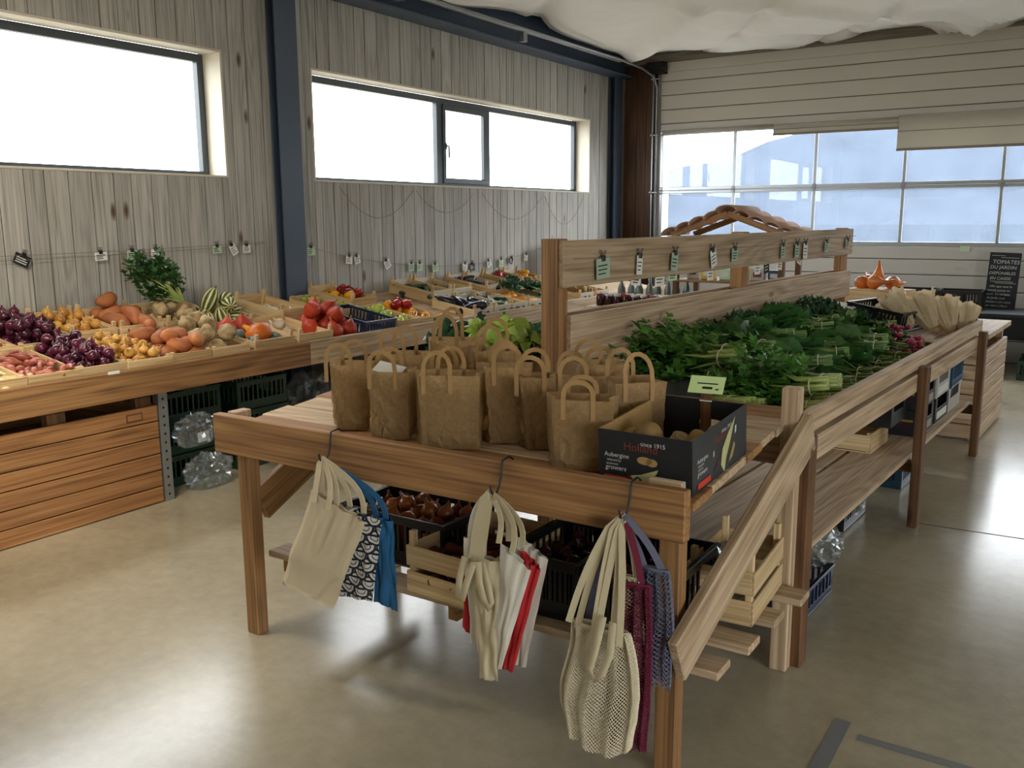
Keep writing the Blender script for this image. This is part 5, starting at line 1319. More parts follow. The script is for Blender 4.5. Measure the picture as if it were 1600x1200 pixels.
def scale_material():
    """white cloth printed with navy overlapping scales"""
    m, n, l, b = nt_new('scale_print'); MATS['scale_print'] = m
    tc = n.new('ShaderNodeTexCoord'); sp = n.new('ShaderNodeSeparateXYZ'); l.new(tc.outputs['Object'], sp.inputs[0])
    def mth(op, a, b2=None, c=None):
        q = n.new('ShaderNodeMath'); q.operation = op
        for i, x in enumerate((a, b2, c)):
            if x is None: continue
            if isinstance(x, (int, float)): q.inputs[i].default_value = x
            else: l.new(x, q.inputs[i])
        return q.outputs[0]
    S = .066
    v = mth('DIVIDE', sp.outputs[2], S*.5); row = mth('FLOOR', v); fv = mth('FRACT', v)
    u = mth('ADD', mth('DIVIDE', sp.outputs[0], S), mth('MULTIPLY', row, .5))
    best = None
    # candidate circles centred on the top edge of this row and of the rows above, overlapping downwards
    def dist(k):
        fu = mth('SUBTRACT', mth('FRACT', mth('ADD', u, .5*k)), .5); dv = mth('MULTIPLY', mth('SUBTRACT', k+1.0, fv), .5)
        return mth('SQRT', mth('ADD', mth('MULTIPLY', fu, fu), mth('MULTIPLY', dv, dv)))
    d0, d1 = dist(0), dist(1)
    inside = mth('LESS_THAN', d0, .5)
    d = mth('ADD', mth('MULTIPLY', d0, inside), mth('MULTIPLY', d1, mth('SUBTRACT', 1, inside)))
    ringp = mth('FRACT', mth('MULTIPLY', d, 4.0)); line = mth('GREATER_THAN', ringp, .52)
    big = mth('GREATER_THAN', d, .2)
    fac = mth('MULTIPLY', line, big)
    mx = n.new('ShaderNodeMix'); mx.data_type = 'RGBA'; mx.inputs[6].default_value = rgb(hexc('c9c6bd')); mx.inputs[7].default_value = rgb(hexc('10182c')); l.new(fac, mx.inputs[0]); l.new(mx.outputs[2], b.inputs['Base Color']); b.inputs['Roughness'].default_value = .9
scale_material()
def pouch(TL, TR, BR, BL, y, th, seed, nu=14, nv=20, wr=.011, open_top=.3, ymean=None):
    """hanging cloth bag: front and back sheet between four (x, z) corners, closed at sides and bottom"""
    v = []; f = []
    for side in (-1, 1):
        for j in range(nv+1):
            t = j/nv
            for i in range(nu+1):
                s = i/nu
                x = (TL[0]*(1-s)+TR[0]*s)*(1-t)+(BL[0]*(1-s)+BR[0]*s)*t; z = (TL[1]*(1-s)+TR[1]*s)*(1-t)+(BL[1]*(1-s)+BR[1]*s)*t
                e = (math.sin(PI*s)**.5)*(1 if t < .9 else max(0, (1-t)/.1)**.5)
                b2 = side*th*e*(open_top+(1-open_top)*math.sin(PI*min(1, t+.25))**.7)
                wv = wr*mnoise.noise(Vector((s*3+seed*3, t*4, seed)))+wr*1.3*mnoise.noise(Vector((s*7+seed, t*2.2+s, seed*2.0)))*(1-.4*t)
                v.append((x, y+b2+wv, z+.004*mnoise.noise(Vector((s*4, t*3, seed+9)))))
    A = (nu+1)*(nv+1)
    for sd in (0, 1):
        for j in range(nv):
            for i in range(nu):
                a = sd*A+j*(nu+1)+i; q = (a, a+1, a+nu+2, a+nu+1); f.append(q if sd else q[::-1])
    for j in range(nv):
        for i in (0, nu):
            a = j*(nu+1)+i; q = (a, a+nu+1, A+a+nu+1, A+a); f.append(q if i == 0 else q[::-1])
    for i in range(nu):
        a = nv*(nu+1)+i; f.append((a, a+1, A+a+1, A+a))
    return MB().add(v, f)
def tote(name, label, mat, corners, y, th, seed, hook, straps, smat, cat='tote bag', group='bags hanging on the table', sw=.011, **k):
    o0 = thing(name, label, cat, (hook[0], y, hook[1]), (0, 0, 0), group); base = Vector((hook[0], y, hook[1]))
    mb = pouch(*corners, y, th, seed, **k); mb.v = [tuple(Vector(p)-base) for p in mb.v]
    mb.build('pouch', mat, o0, True)
    for (x0, z0, x1, z1, yo) in straps:
        rb = MB(); pts = []
        for i in range(15):
            t = i/14; bend = math.sin(PI*t)
            # up from one foot, over the hook, down to the other foot
            if t < .5: q = Vector((x0, y+yo, z0)).lerp(Vector((hook[0]-.008, 2.15, hook[1])), (t*2)**.9); q.x += (x0-hook[0])*.35*math.sin(PI*t*2)
            else: q = Vector((hook[0]+.004, 2.15, hook[1])).lerp(Vector((x1, y+yo, z1)), ((t-.5)*2)**1.1); q.x += (x1-hook[0])*.35*math.sin(PI*(t*2-1))
            pts.append(q-base)
        ribbon(rb, pts, sw, (0, -1, 0), .002); rb.build('strap', smat, o0)
    return o0
tote('canvas_tote', 'plain beige canvas tote bag hanging on the left hook', 'canvas', ((-2.185, .70), (-1.945, .625), (-2.105, .285), (-2.355, .318)), 2.115, .013, 1, (-2.165, .80), ((-2.165, .66, -2.10, .645, -.012), (-2.15, .675, -2.085, .655, .012)), 'canvas')
tote('scale_print_bag', 'white bag with navy scale pattern behind the canvas tote', 'scale_print', ((-2.06, .66), (-1.90, .63), (-1.955, .335), (-2.13, .32)), 2.147, .012, 2, (-2.162, .80), ((-2.04, .655, -1.98, .64, 0),), 'canvas', wr=.01)
tote('blue_bag', 'dark blue cloth bag hanging behind the patterned bag', 'cotton_blue', ((-1.945, .64), (-1.868, .63), (-1.86, .315), (-1.965, .33)), 2.165, .016, 3, (-2.16, .79), ((-1.94, .63, -1.90, .63, 0),), 'cotton_blue', wr=.014)
HK = (-1.478, .795)
tote('cream_tote', 'long narrow cream cotton bag with knotted ties on the middle hook', 'cotton_cream', ((-1.515, .615), (-1.395, .605), (-1.415, .225), (-1.485, .215)), 2.10, .016, 4, HK, ((-1.50, .60, -1.475, .60, -.006),), 'cotton_cream', wr=.014, sw=.014)
rb = bpy.data.objects.get('cream_tote')
tie = MB(); ribbon(tie, [(-.04, -.02, -.19), (-.055, -.03, -.26), (-.06, -.03, -.315), (-.045, -.032, -.32), (-.03, -.03, -.27), (.0, -.035, -.20), (.02, -.035, -.19), (.022, -.035, -.25), (.035, -.035, -.3), (.055, -.035, -.325), (.062, -.033, -.305), (.05, -.033, -.25), (.03, -.03, -.19)], .011, (0, -1, .1), .002); tie.build('tie', 'cotton_cream', rb, True)
tote('red_white_tote', 'white tote bag with red gusset, left of the narrow cream bag', 'cotton_white', ((-1.555, .648), (-1.47, .66), (-1.455, .315), (-1.535, .31)), 2.125, .012, 5, (-1.474, .79), ((-1.53, .64, -1.49, .65, 0),), 'cotton_white', wr=.012)
o = bpy.data.objects['red_white_tote']; g = pouch((-1.562, .645), (-1.525, .655), (-1.50, .298), (-1.575, .345), 2.14, .012, 6, wr=.01); g.v = [tuple(Vector(p)-Vector((-1.474, 2.125, .79))) for p in g.v]; g.build('gusset', 'cotton_red', o, True)
tote('red_white_tote', 'white tote bag with red gusset, right of the narrow cream bag', 'cotton_white', ((-1.40, .67), (-1.295, .605), (-1.40, .268), (-1.432, .265)), 2.095, .012, 7, (-1.462, .79), ((-1.40, .67, -1.355, .65, -.01), (-1.385, .67, -1.34, .66, .02)), 'cotton_cream', wr=.008, sw=.009)
o = bpy.data.objects['red_white_tote.001']
g = pouch((-1.345, .648), (-1.277, .605), (-1.375, .255), (-1.415, .262), 2.118, .014, 8, wr=.008); g.v = [tuple(Vector(p)-Vector((-1.462, 2.095, .79))) for p in g.v]; g.build('gusset', 'cotton_red', o, True)
g = pouch((-1.38, .68), (-1.268, .628), (-1.345, .268), (-1.40, .265), 2.145, .01, 9, wr=.008); g.v = [tuple(Vector(p)-Vector((-1.462, 2.095, .79))) for p in g.v]; g.build('back_sheet', 'cotton_white', o, True)
def net_bag(name, label, m, cx, y, ztop, zbot, wt_, wb_, th, seed, hook, straps, cell=.014, cuff=True, smat='cotton_cream', thick=.0022):
    """crocheted bag: a tube of diamond meshes, gathered under a hem"""
    t = thing(name, label, 'net bag', (hook[0], y, hook[1]), (0, 0, 0), 'net bags on the right hook'); base = Vector((hook[0], y, hook[1]))
    per = 2*(wb_+th*2); n = int(per/cell/1.15); rows = int((ztop-zbot)/(cell*.62)); v = []; f = []
    for j in range(rows+1):
        t_ = j/rows; z = ztop+(zbot-ztop)*t_
        wd = wt_+(wb_-wt_)*min(1, t_*1.8)**.8; wd *= 1-.18*max(0, t_-.75)/.25
        for i in range(n):
            a = 2*PI*(i+.5*(j % 2))/n
            pl = .010*math.sin(a*9+seed)*(1-.3*t_)+.012*mnoise.noise(Vector((math.cos(a)*3, t_*3, seed)))
            cx_ = cx+.012*mnoise.noise(Vector((t_*2, seed, 0)))
            v.append(Vector((cx_+math.cos(a)*(wd/2), y+math.sin(a)*th*(.35+.65*t_)+pl, z+.01*math.sin(a*2+seed)*t_))-base)
    for j in range(rows-1):
        for i in range(n):
            # diamonds: (j,i) - (j+1,l/r) - (j+2,i)
            if j % 2 == 0: l_, r_ = (i-1) % n, i
            else: l_, r_ = i, (i+1) % n
            f.append((j*n+i, (j+1)*n+l_, (j+2)*n+i, (j+1)*n+r_))
    o = MB().add(v, f).build('net', m, t)
    md = o.modifiers.new('strands', 'WIREFRAME'); md.thickness = thick*2; md.use_even_offset = False; md.use_replace = True
    # solid gathered bottom and hem
    if cuff:
        c = MB(); ring = []
        for i in range(41):
            a = 2*PI*i/40; ring.append(Vector((cx+math.cos(a)*wt_/2, y+math.sin(a)*th*.4, ztop-.004))-base)
        ribbon(c, ring, .008, (0, -1, 0), .002); c.build('hem', smat, t, True)
    for (x0, z0, x1, z1, yo) in straps:
        rb2 = MB(); pts = []
        for i in range(17):
            u = i/16
            if u < .5: q = Vector((x0, y+yo, z0)).lerp(Vector((hook[0]-.01, 2.15, hook[1])), (u*2)); q.x += (x0-hook[0])*.12*math.sin(PI*u*2)
            else: q = Vector((hook[0]+.006, 2.15, hook[1])).lerp(Vector((x1, y+yo, z1)), (u-.5)*2); q.x += (x1-hook[0])*.12*math.sin(PI*(u*2-1))
            pts.append(q-base)
        ribbon(rb2, pts, .0095, (.35, -1, 0), .001); rb2.build('strap', smat, t)
    return t
NH = (-1.045, .80)
net_bag('net_bag', 'large cream crocheted net bag in front on the right hook', 'net_cream', -1.075, 2.105, .485, .135, .17, .235, .045, 1, NH, ((-1.16, .49, -1.07, .475, -.03), (-1.14, .47, -1.03, .47, -.015), (-1.08, .47, -1.0, .46, -.035)), cell=.0085, thick=.0019)
lo = bpy.data.objects['net_bag']; lp = MB()
ribbon(lp, [(.0, -.045, -.26), (-.02, -.05, -.36), (-.035, -.055, -.42), (-.02, -.056, -.445), (.005, -.055, -.42), (.025, -.05, -.36), (.03, -.045, -.27)], .011, (0, -1, 0), .0015); lp.build('strap', 'cotton_cream', lo, True)
net_bag('net_bag', 'second cream net bag hanging behind to the right', 'net_cream', -1.0, 2.15, .63, .34, .05, .09, .02, 2, (-1.035, .80), ((-1.03, .62, -.99, .63, 0),), cell=.0095, thick=.002)
net_bag('net_bag', 'crimson net bag hanging behind the cream one', 'net_crimson', -1.0, 2.14, .62, .125, .11, .13, .025, 3, (-1.04, .80), ((-1.06, .62, -.97, .62, 0),), cell=.0075, smat='net_crimson')
net_bag('net_bag', 'violet grey net bag, rightmost on the right hook', 'net_violet', -.94, 2.17, .66, .32, .07, .11, .022, 4, (-1.03, .80), ((-.975, .655, -.925, .66, 0), (-1.15, .45, -1.15, .45, 0)), cell=.011, smat='net_violet')
# ================================================================== VEGETABLE ISLAND
IA = -.0522
IM = Matrix.Translation((-.83, 3.10, 0)) @ Matrix.Rotation(IA, 4, 'Z')
isl = tag(empty('vegetable_island'), 'long wooden vegetable island with a tall slatted divider', 'display stand'); isl.matrix_world = IM
def iz(x): return .80-.175*x                       # upper face of the sloping top (x <= 0)
def IW(x, y, z): return IM @ Vector((x, y, z))
for (z0, z1) in ((.8775, .915), (.836, .8765), (.718, .812)): box('side_rail', 'pale_y', -.035, .0, .04, 3.72, z0, z1, isl, .003)
for y in (.0, 1.83, 3.58): box('post', 'brown_z', .001, .048, y, y+.075, 0, .85, isl, .004)
for i in range(6):
    x = -.04-.155*i
    board('top_board', 'pale_x', (x-.075, .03, iz(x-.075)-.013), (x-.075, 3.95, iz(x-.075)-.013), (-1, 0, .175), .150, .026, isl)
for y in (.0, 1.95, 3.93): box('divider_post', 'oak_z', -1.075, -1.0, y, y+.088, 0, 1.52, isl, .004)
for (xa, xb) in ((-.999, -.972), (-1.103, -1.076)):
    box('divider_board', 'pale_y', xa, xb, .0 if xb > -1 and False else .07, 4.03, 1.012, 1.207, isl, .003)
box('divider_board', 'pale_y', -.999, -.972, .012, 4.04, 1.325, 1.513, isl, .003)
box('divider_lath', 'pale_y', -.97, -.94, .1, 1.1, .985, 1.003, isl, .002)
box('end_rail', 'pale_x', -.97, -.036, .005, .035, .74, .86, isl, .003)
box('end_rail', 'pale_x', -.97, -.036, 3.72, 3.75, .80, .96, isl, .003)
for (xa, xb) in ((-.31, -.03), (-.60, -.33), (-.90, -.62)): box('shelf_board', 'pale_y', xa, xb, .10, 3.68, .337, .36, isl, .003)
for y in (.05, 1.84, 3.6):
    box('cross_bearer', 'brown_x', -1.0, .0, y+.076, y+.11, .27, .336, isl, .003)
    box('inner_leg', 'brown_z', -.95, -.90, y, y+.06, 0, .9, isl, .003)
    board('top_bearer', 'brown_x', (-.97, y+.1, iz(-.97)-.075), (-.04, y+.1, iz(-.04)-.075), (0, 0, 1), .07, .04, isl)

# tags on the divider
def IT(y, z, m, w, h, label, tilt=0, x=-.955, name='price tags on the divider'):
    o = tag_card((0, 0, 0), (0, 0, 0), m, w, h, label, name, inkc='white_paper' if m == 'slate' else 'ink')
    o.matrix_world = IM @ Matrix.Translation((x, y, z)) @ Matrix.Rotation(PI/2, 4, 'Z') @ Matrix.Rotation(tilt, 4, 'Y')
o = MB().tube([IW(-.955, .06, 1.44), IW(-.955, 1.3, 1.432), IW(-.955, 2.6, 1.443), IW(-.955, 4.06, 1.462)], .0016, 5).build('tag_string', 'string', None, True); tag(o, 'taut string with price tags along the divider top board', 'string', 'tag strings')
plain('sage_paper', hexc('a9bda4'), .7)
for (y, m, w, h, lb, ti) in ((.29, 'sage_paper', .11, .085, 'large grey green price tag, leftmost on the divider', -.06), (.62, 'white_paper', .05, .085, 'narrow price tag, second from the left on the divider', .05), (.98, 'sage_paper', .07, .085, 'grey green price tag, third from the left on the divider', .1),
        (1.42, 'white_paper', .07, .09, 'white price tag hanging tilted in the middle of the divider', -.3), (1.72, 'sage_paper', .08, .07, 'grey green price tag right of the tilted white one', 0), (2.48, 'sage_paper', .07, .08, 'grey green price tag left of a green and white pair', 0),
        (2.74, 'sage_paper', .08, .085, 'grey green price tag, left of a pair on the divider', 0), (2.9, 'white_paper', .08, .1, 'white price tag, right of a pair on the divider', 0), (3.35, 'sage_paper', .08, .07, 'grey green price tag second from the far end', .1), (3.85, 'sage_paper', .09, .06, 'grey price tag at the far end of the divider', .2)):
    IT(y, 1.442, m, w, h, lb, ti)
for (y, m, w, h, lb, ti) in ((.9, 'white_paper', .09, .06, 'white tag hanging behind the divider, first from the left', .1), (1.15, 'white_paper', .10, .08, 'white tag with dark print hanging behind the divider', 0), (1.3, 'green_paper', .1, .06, 'pale green tag hanging behind the divider', 0), (1.78, 'white_paper', .08, .085, 'white tag left of the middle divider post, behind', 0), (2.15, 'white_paper', .08, .08, 'white tag tilted, just right of the middle post behind', -.2), (2.5, 'white_paper', .09, .09, 'first white tag of three behind the divider', 0), (2.65, 'slate', .09, .09, 'dark tag of three behind the divider', -.1), (2.9, 'white_paper', .09, .08, 'third white tag behind the divider', .1), (3.3, 'white_paper', .08, .06, 'white tag behind the far divider', .3)):
    IT(y, 1.345, m, w, h, lb, ti, -1.12, 'price tags behind the divider')

# ---- greens laid on the island: near row (butts at the rail) and far row
def IP(kind, x, y, h, yaw, label, group, v, sc=1.0, pitch=0):
    put_bunch(kind, IW(x, y, iz(x)+h), (0, pitch, PI+IA+yaw), label, group, v, sc)
plain('liner', hexc('23272a'), .7)
o = box('liner_mat', 'liner', -.93, -.05, .06, .60, 0, .004); o.matrix_world = IM @ Matrix.Translation((-.49, .33, iz(-.49)+.003)) @ Matrix.Rotation(math.atan(.175), 4, 'Y'); tag(o, 'dark liner mat under the celery at the near end of the island', 'mat')
LC = 'celery bunch in the back row with its butts towards the rail'
for k, (x, y, h, yw) in enumerate(((-.50, .52, .045, .12), (-.47, .66, .05, .05), (-.52, .78, .05, -.1), (-.50, .62, .12, .02), (-.53, .74, .125, -.12))): IP('celery', x, y, h, yw, ('celery bunch lowest at the left of the back heap', 'celery bunch in the middle of the back heap', 'celery bunch at the right of the back heap', 'upper left celery bunch on the back heap', 'upper right celery bunch on the back heap')[k], 'celery bunches in the back heap', k, 1.25, .17)
for k, (x, y, h, yw) in enumerate(((-.08, .50, .045, .1), (-.10, .62, .05, .0), (-.09, .76, .05, -.08), (-.10, .58, .115, .1), (-.09, .70, .12, -.05))): IP('celery', x, y, h, yw, ('celery bunch nearest the table in the front heap', 'celery bunch in the middle of the front heap', 'celery bunch at the far side of the front heap', 'upper celery bunch of the front heap, near one', 'upper celery bunch of the front heap, far one')[k], 'celery bunches in the front heap', k+2, 1.1, .17)
for k, (x, y, h, yw) in enumerate(((-.30, .36, .03, -.5), (-.32, .30, .04, -.35))): IP('leek', x, y, h, yw, ('bundle of leek leaves behind the price card', 'second bundle of leek leaves behind the potato box')[k], 'leeks', k, .75, .12)
ORD = ('first', 'second', 'third', 'fourth', 'fifth', 'sixth', 'seventh', 'eighth', 'ninth', 'tenth')
gr = random.Random(12)
for k in range(9):
    y = .95+.14*k+gr.uniform(-.03, .03); IP('chard' if k % 2 else 'spinach', -.10+gr.uniform(-.05, .02), y, .04, gr.uniform(-.45, .25), ORD[k]+' leafy bunch in the row along the rail, counted from the table', 'chard bunches by the rail', k % 5, 1.25, .15)
    if k in (1, 3, 6, 8): IP('spinach', -.24+gr.uniform(-.05, .05), y+.06, .10, gr.uniform(-.6, .4), 'spinach bunch lying on top of the '+ORD[k]+' leafy bunch by the rail', 'upper bunches by the rail', (k+2) % 5, 1.2, .12)
for k in range(9):
    y = .98+.15*k+gr.uniform(-.03, .03); IP('chard', -.44+gr.uniform(-.06, .04), y, .05, gr.uniform(-.5, .4), ORD[k]+' dark chard bunch in the middle row, counted from the table', 'chard bunches in the middle', (k+1) % 5, 1.3, .15)
    if k % 3 == 0: IP('spinach', -.50, y+.07, .12, gr.uniform(-.5, .5), 'spinach bunch lying over the '+ORD[k]+' chard bunch of the middle row', 'upper bunches in the middle', (k+3) % 5, 1.25, .1)
for k in range(10):
    y = 1.45+.14*k; IP('kale', -.66-.04*(k % 2), y, .06, gr.uniform(-.5, .5), ORD[k]+' bunch of dark curly kale against the divider, counted from the table', 'kale bunches by the divider', k % 4, 1.2, .1)
    if k % 2: IP('kale', -.60, y, .10, gr.uniform(-.6, .6), 'curly kale bunch on top of the '+ORD[k]+' one by the divider', 'upper kale bunches', (k+1) % 4, 1.05, .1)
for k in range(5):
    y = 2.45+.16*k; IP('kale' if k % 2 else 'chard', -.42, y, .06, gr.uniform(-.5, .5), ORD[k]+' dark leafy bunch of those before the far black crate', 'leafy bunches at the far end', k % 4, 1.25, .1)
# radishes
for k, (x, y) in enumerate(((-.08, 2.20), (-.10, 2.36), (-.20, 2.46), (-.27, 2.62))):
    lb = 'radish bunch with leaves, '+('nearest', 'second', 'third', 'farthest')[k]+' along the rail'
    IP('radish', x-.03, y, .06, rnd.uniform(-.4, .4)-.5, lb, 'radish bunches', k % 2, 1.2, .1)
    pr_ = bpy.data.objects[[o_.name for o_ in COL.objects if o_.get('label') == lb][0]]
    R = random.Random(k)
    for i in range(15):
        c = link('radish', VEG['radish'][i % 3], pr_); c.location = (R.uniform(-.03, .03), R.uniform(-.055, .055), R.uniform(-.03, .045)); c.rotation_euler = (0, -PI/2+R.uniform(-.5, .5), R.uniform(-.5, .5)); c.scale = (.9,)*3
# blond wrapped bundles at the far end
plain('glassine', hexc('e2d2b0'), .28, var=.12, vscale=10, trans=.4, bump=.4, bscale=30)
def wrapped(loc, rot, L, r, label, seed):
    n, m2 = 44, 12; vs_ = []
    for j in range(m2+1):
        t_ = j/m2; rr = r*(.35+.85*t_**.8)
        for i in range(n):
            a = 2*PI*i/n
            fold = .16*math.sin(a*7+seed+1.5*t_)+.10*math.sin(a*13-seed*2)+.3*mnoise.noise(Vector((math.cos(a)*1.6+seed, math.sin(a)*1.6, t_*2)))
            k = 1+fold*(.3+.9*t_)
            top = .16*L*mnoise.noise(Vector((math.cos(a)*2.4, math.sin(a)*2.4, seed)))*t_+.05*L*math.sin(a*9+seed)*(t_ > .95)
            vs_.append((rr*k*math.cos(a), rr*k*math.sin(a)*.6, L*t_+top))
    f = [(j*n+i, j*n+(i+1) % n, (j+1)*n+(i+1) % n, (j+1)*n+i) for j in range(m2) for i in range(n)]
    f.append(tuple(range(n-1, -1, -1)))
    t = thing('wrapped_bundle', label, 'paper bundle', loc, rot, 'wrapped bundles at the far end of the island')
    MB().add(vs_, f).build('wrapper', 'glassine', t)
    inner = MB()
    for q in range(5):
        v = []; a0 = q*1.3+seed
        for j in range(7):
            for i in range(5):
                u = i/4-.5; v.append((u*r*1.5*math.cos(a0)+.012*mnoise.noise(Vector((u*5, j*.7, seed+q))), u*r*1.1*math.sin(a0)+.015*mnoise.noise(Vector((j*.6, u*6, seed-q))), L*(.3+.78*j/6)+.02*math.sin(i*2.1+q)))
        inner.add(v, [(j*5+i, j*5+i+1, j*5+i+6, j*5+i+5) for j in range(6) for i in range(4)])
    inner.build('inner_sheets', 'glassine', t)
    return t
for k, (x, y, h, rx, ry, L, r) in enumerate(((-.32, 3.12, .05, -.5, -.85, .26, .08), (-.22, 3.26, .05, -.45, -.5, .24, .085), (-.14, 3.38, .04, -.5, -.2, .22, .08), (-.09, 3.56, .04, -.3, .2, .17, .075), (-.36, 3.30, .05, -.3, -.7, .22, .08))):
    wrapped(IW(x, y, iz(x)+h), (rx, ry, .2*k), L, r, ('pale wrapped bundle leaning left at the far end of the island', 'pale wrapped bundle, second from the left', 'pale wrapped bundle in the middle of the far group', 'small pale wrapped bundle at the far right corner', 'pale wrapped bundle at the back of the far group')[k], k*3.7)
t = thing('wood_block', 'small pale wooden block beside the radishes', 'block'); t.matrix_world = IM @ Matrix.Translation((-.09, 2.62, iz(-.09)+.04)) @ Matrix.Rotation(.3, 4, 'Z')
box('block', 'pale_y', -.05, .05, -.09, .09, -.035, .035, t, .006)
M = IM @ Matrix.Translation((-.70, 3.28, iz(-.70)+.004)) @ Matrix.Rotation(.17, 4, 'Y') @ Matrix.Rotation(-.1, 4, 'Z')
place(plastic_crate(.36, .5, .13, 'black_plastic'), 'plastic_crate', 'black plastic crate at the far end of the island', 'crate', M)
o = MB().box(-.11, .11, -.15, .15, -.002, .002).build('paper_sheet', 'white_paper'); o.matrix_world = IM @ Matrix.Translation((-.76, 3.04, iz(-.76)+.10)) @ Matrix.Rotation(.12, 4, 'Y') @ Matrix.Rotation(.15, 4, 'Z'); tag(o, 'white paper sheet lying before the black crate', 'paper')
# ---- beneath the island
plain('teal_plastic', hexc('1d3a48'), .4)
def carton(x, y, z, w, d, h, label, m='box_black', yaw=0, deco=True, name='fruit_carton', col='print_white'):
    t = tag(empty(name), label, 'carton', 'cartons on the island shelf'); t.matrix_world = IM @ Matrix.Translation((x, y, z)) @ Matrix.Rotation(yaw, 4, 'Z')
    for (xa, xb, ya, yb) in ((-w/2, w/2, -d/2, -d/2+.006), (-w/2, w/2, d/2-.006, d/2)): box('end_panel', m, xa, xb, ya, yb, 0, h, t, .001)
    for xa in (-w/2, w/2-.006):
        box('side_panel', m, xa, xa+.006, -d/2+.006, d/2-.006, 0, h*.55, t, .001)
        for yb in (-d/2+.006, d/2-.05): box('side_panel', m, xa, xa+.006, yb, yb+.044, h*.55, h, t, .001)
    box('bottom', m, -w/2+.006, w/2-.006, -d/2+.006, d/2-.006, 0, .006, t, .001)
    if deco:
        MB().box(w/2+.0005, w/2+.001, -d*.38, d*.38, h*.12, h*.42).build('print', col, t)
        MB().box(-w*.36, w*.2, -d/2-.001, -d/2-.0005, h*.72, h*.78).build('print', col, t)
        MB().box(-w*.4, w*.36, -d/2-.001, -d/2-.0005, h*.3, h*.5).build('print', 'print_dark', t)
        MB().box(-w*.3, w*.4, -d/2-.001, -d/2-.0005, h*.55, h*.64).build('print', 'print_ochre', t)
    return t
plain('print_ochre', hexc('8a7428'), .6); plain('grey_card', hexc('9a9892'), .8); plain('white_card', hexc('b9b6ae'), .8)
for i, (y, ms) in enumerate(((2.55, ('box_black', 'box_black')), (2.98, ('box_black', 'white_card')), (3.38, ('white_card', None)))):
    for j, m in enumerate(ms):
        if m is None: continue
        carton(-.26, y, .361+j*.155, .36, .38 if i else .36, .15, (('lower', 'upper')[j]+' printed fruit carton of the '+('near', 'middle', 'far')[i]+' stack on the island shelf'), m, 0, True, col=('grey_card', 'print_white', 'white_card')[i])
M = IM @ Matrix.Translation((-.45, 3.38, .515)); place(plastic_crate(.38, .36, .17, 'blue_plastic'), 'plastic_crate', 'blue plastic crate at the far end of the island shelf', 'crate', M)
t = carton(-.40, 2.16, .475, .5, .32, .14, 'dark carton with gold lettering on the island shelf', 'box_black', 0, False)
text_mesh('lettering', 'Pro', .085, 'print_ochre', t, Matrix.Translation((-.02, -.162, .04)) @ Matrix.Rotation(PI/2, 4, 'X'), shear=.2)
M = IM @ Matrix.Translation((-.56, 2.0, .361)); 
place(wooden_crate(.36, .34, .11, .0), 'wooden_crate', 'shallow wooden crate under the gold-lettered carton', 'crate', M)
carton(-.78, 1.0, .361, .14, .2, .06, 'small red and white carton on the island shelf', 'print_red', .3, False)
M = IM @ Matrix.Translation((-.42, .50, .002)); place(plastic_crate(.36, .5, .13, 'navy_plastic'), 'plastic_crate', 'dark plastic crate on the floor under the near end of the island', 'crate', M)
film('film_bag', 'clear crumpled bag sagging over the dark crate under the near end of the island', IW(-.17, .80, .10), (.15, .2, .12), 21)
M = IM @ Matrix.Translation((-.60, 1.75, .002)); place(plastic_crate(.36, .4, .16, 'black_plastic'), 'plastic_crate', 'black crate on the floor under the middle of the island', 'crate', M)
film('film_bag', 'clear crumpled bag hanging before the middle floor crate under the island', IW(-.27, 1.75, .06), (.1, .18, .1), 22)
M = IM @ Matrix.Translation((-.56, 2.75, .002)); place(plastic_crate(.38, .5, .16, 'teal_plastic'), 'plastic_crate', 'dark teal crate on the floor under the far part of the island', 'crate', M)
film('film_bag', 'clear crumpled bag on the teal floor crate under the island', IW(-.34, 2.75, .14), (.2, .26, .11), 23)
# pale slatted bin standing beyond the island
bn = thing('slatted_bin', 'pale slatted wooden bin standing at the far end of the island', 'bin', (-1.19, 7.67, 0), (0, 0, IA))
for i in range(6):
    za = .02+i*.108
    box('slat', 'pale_y', .56, .585, -.52, .52, za, za+.098, bn); box('slat', 'pale_y', -.585, -.56, -.52, .52, za, za+.098, bn); box('slat', 'pale_x', -.56, .56, -.52, -.497, za, za+.098, bn); box('slat', 'pale_x', -.56, .56, .497, .52, za, za+.098, bn)
for x in (-.555, .51):
    for y in (-.495, .455): box('corner_post', 'pale_z', x, x+.045, y, y+.04, 0, .745, bn)
box('lid', 'pale_y', -.60, .60, -.54, .54, .746, .785, bn)
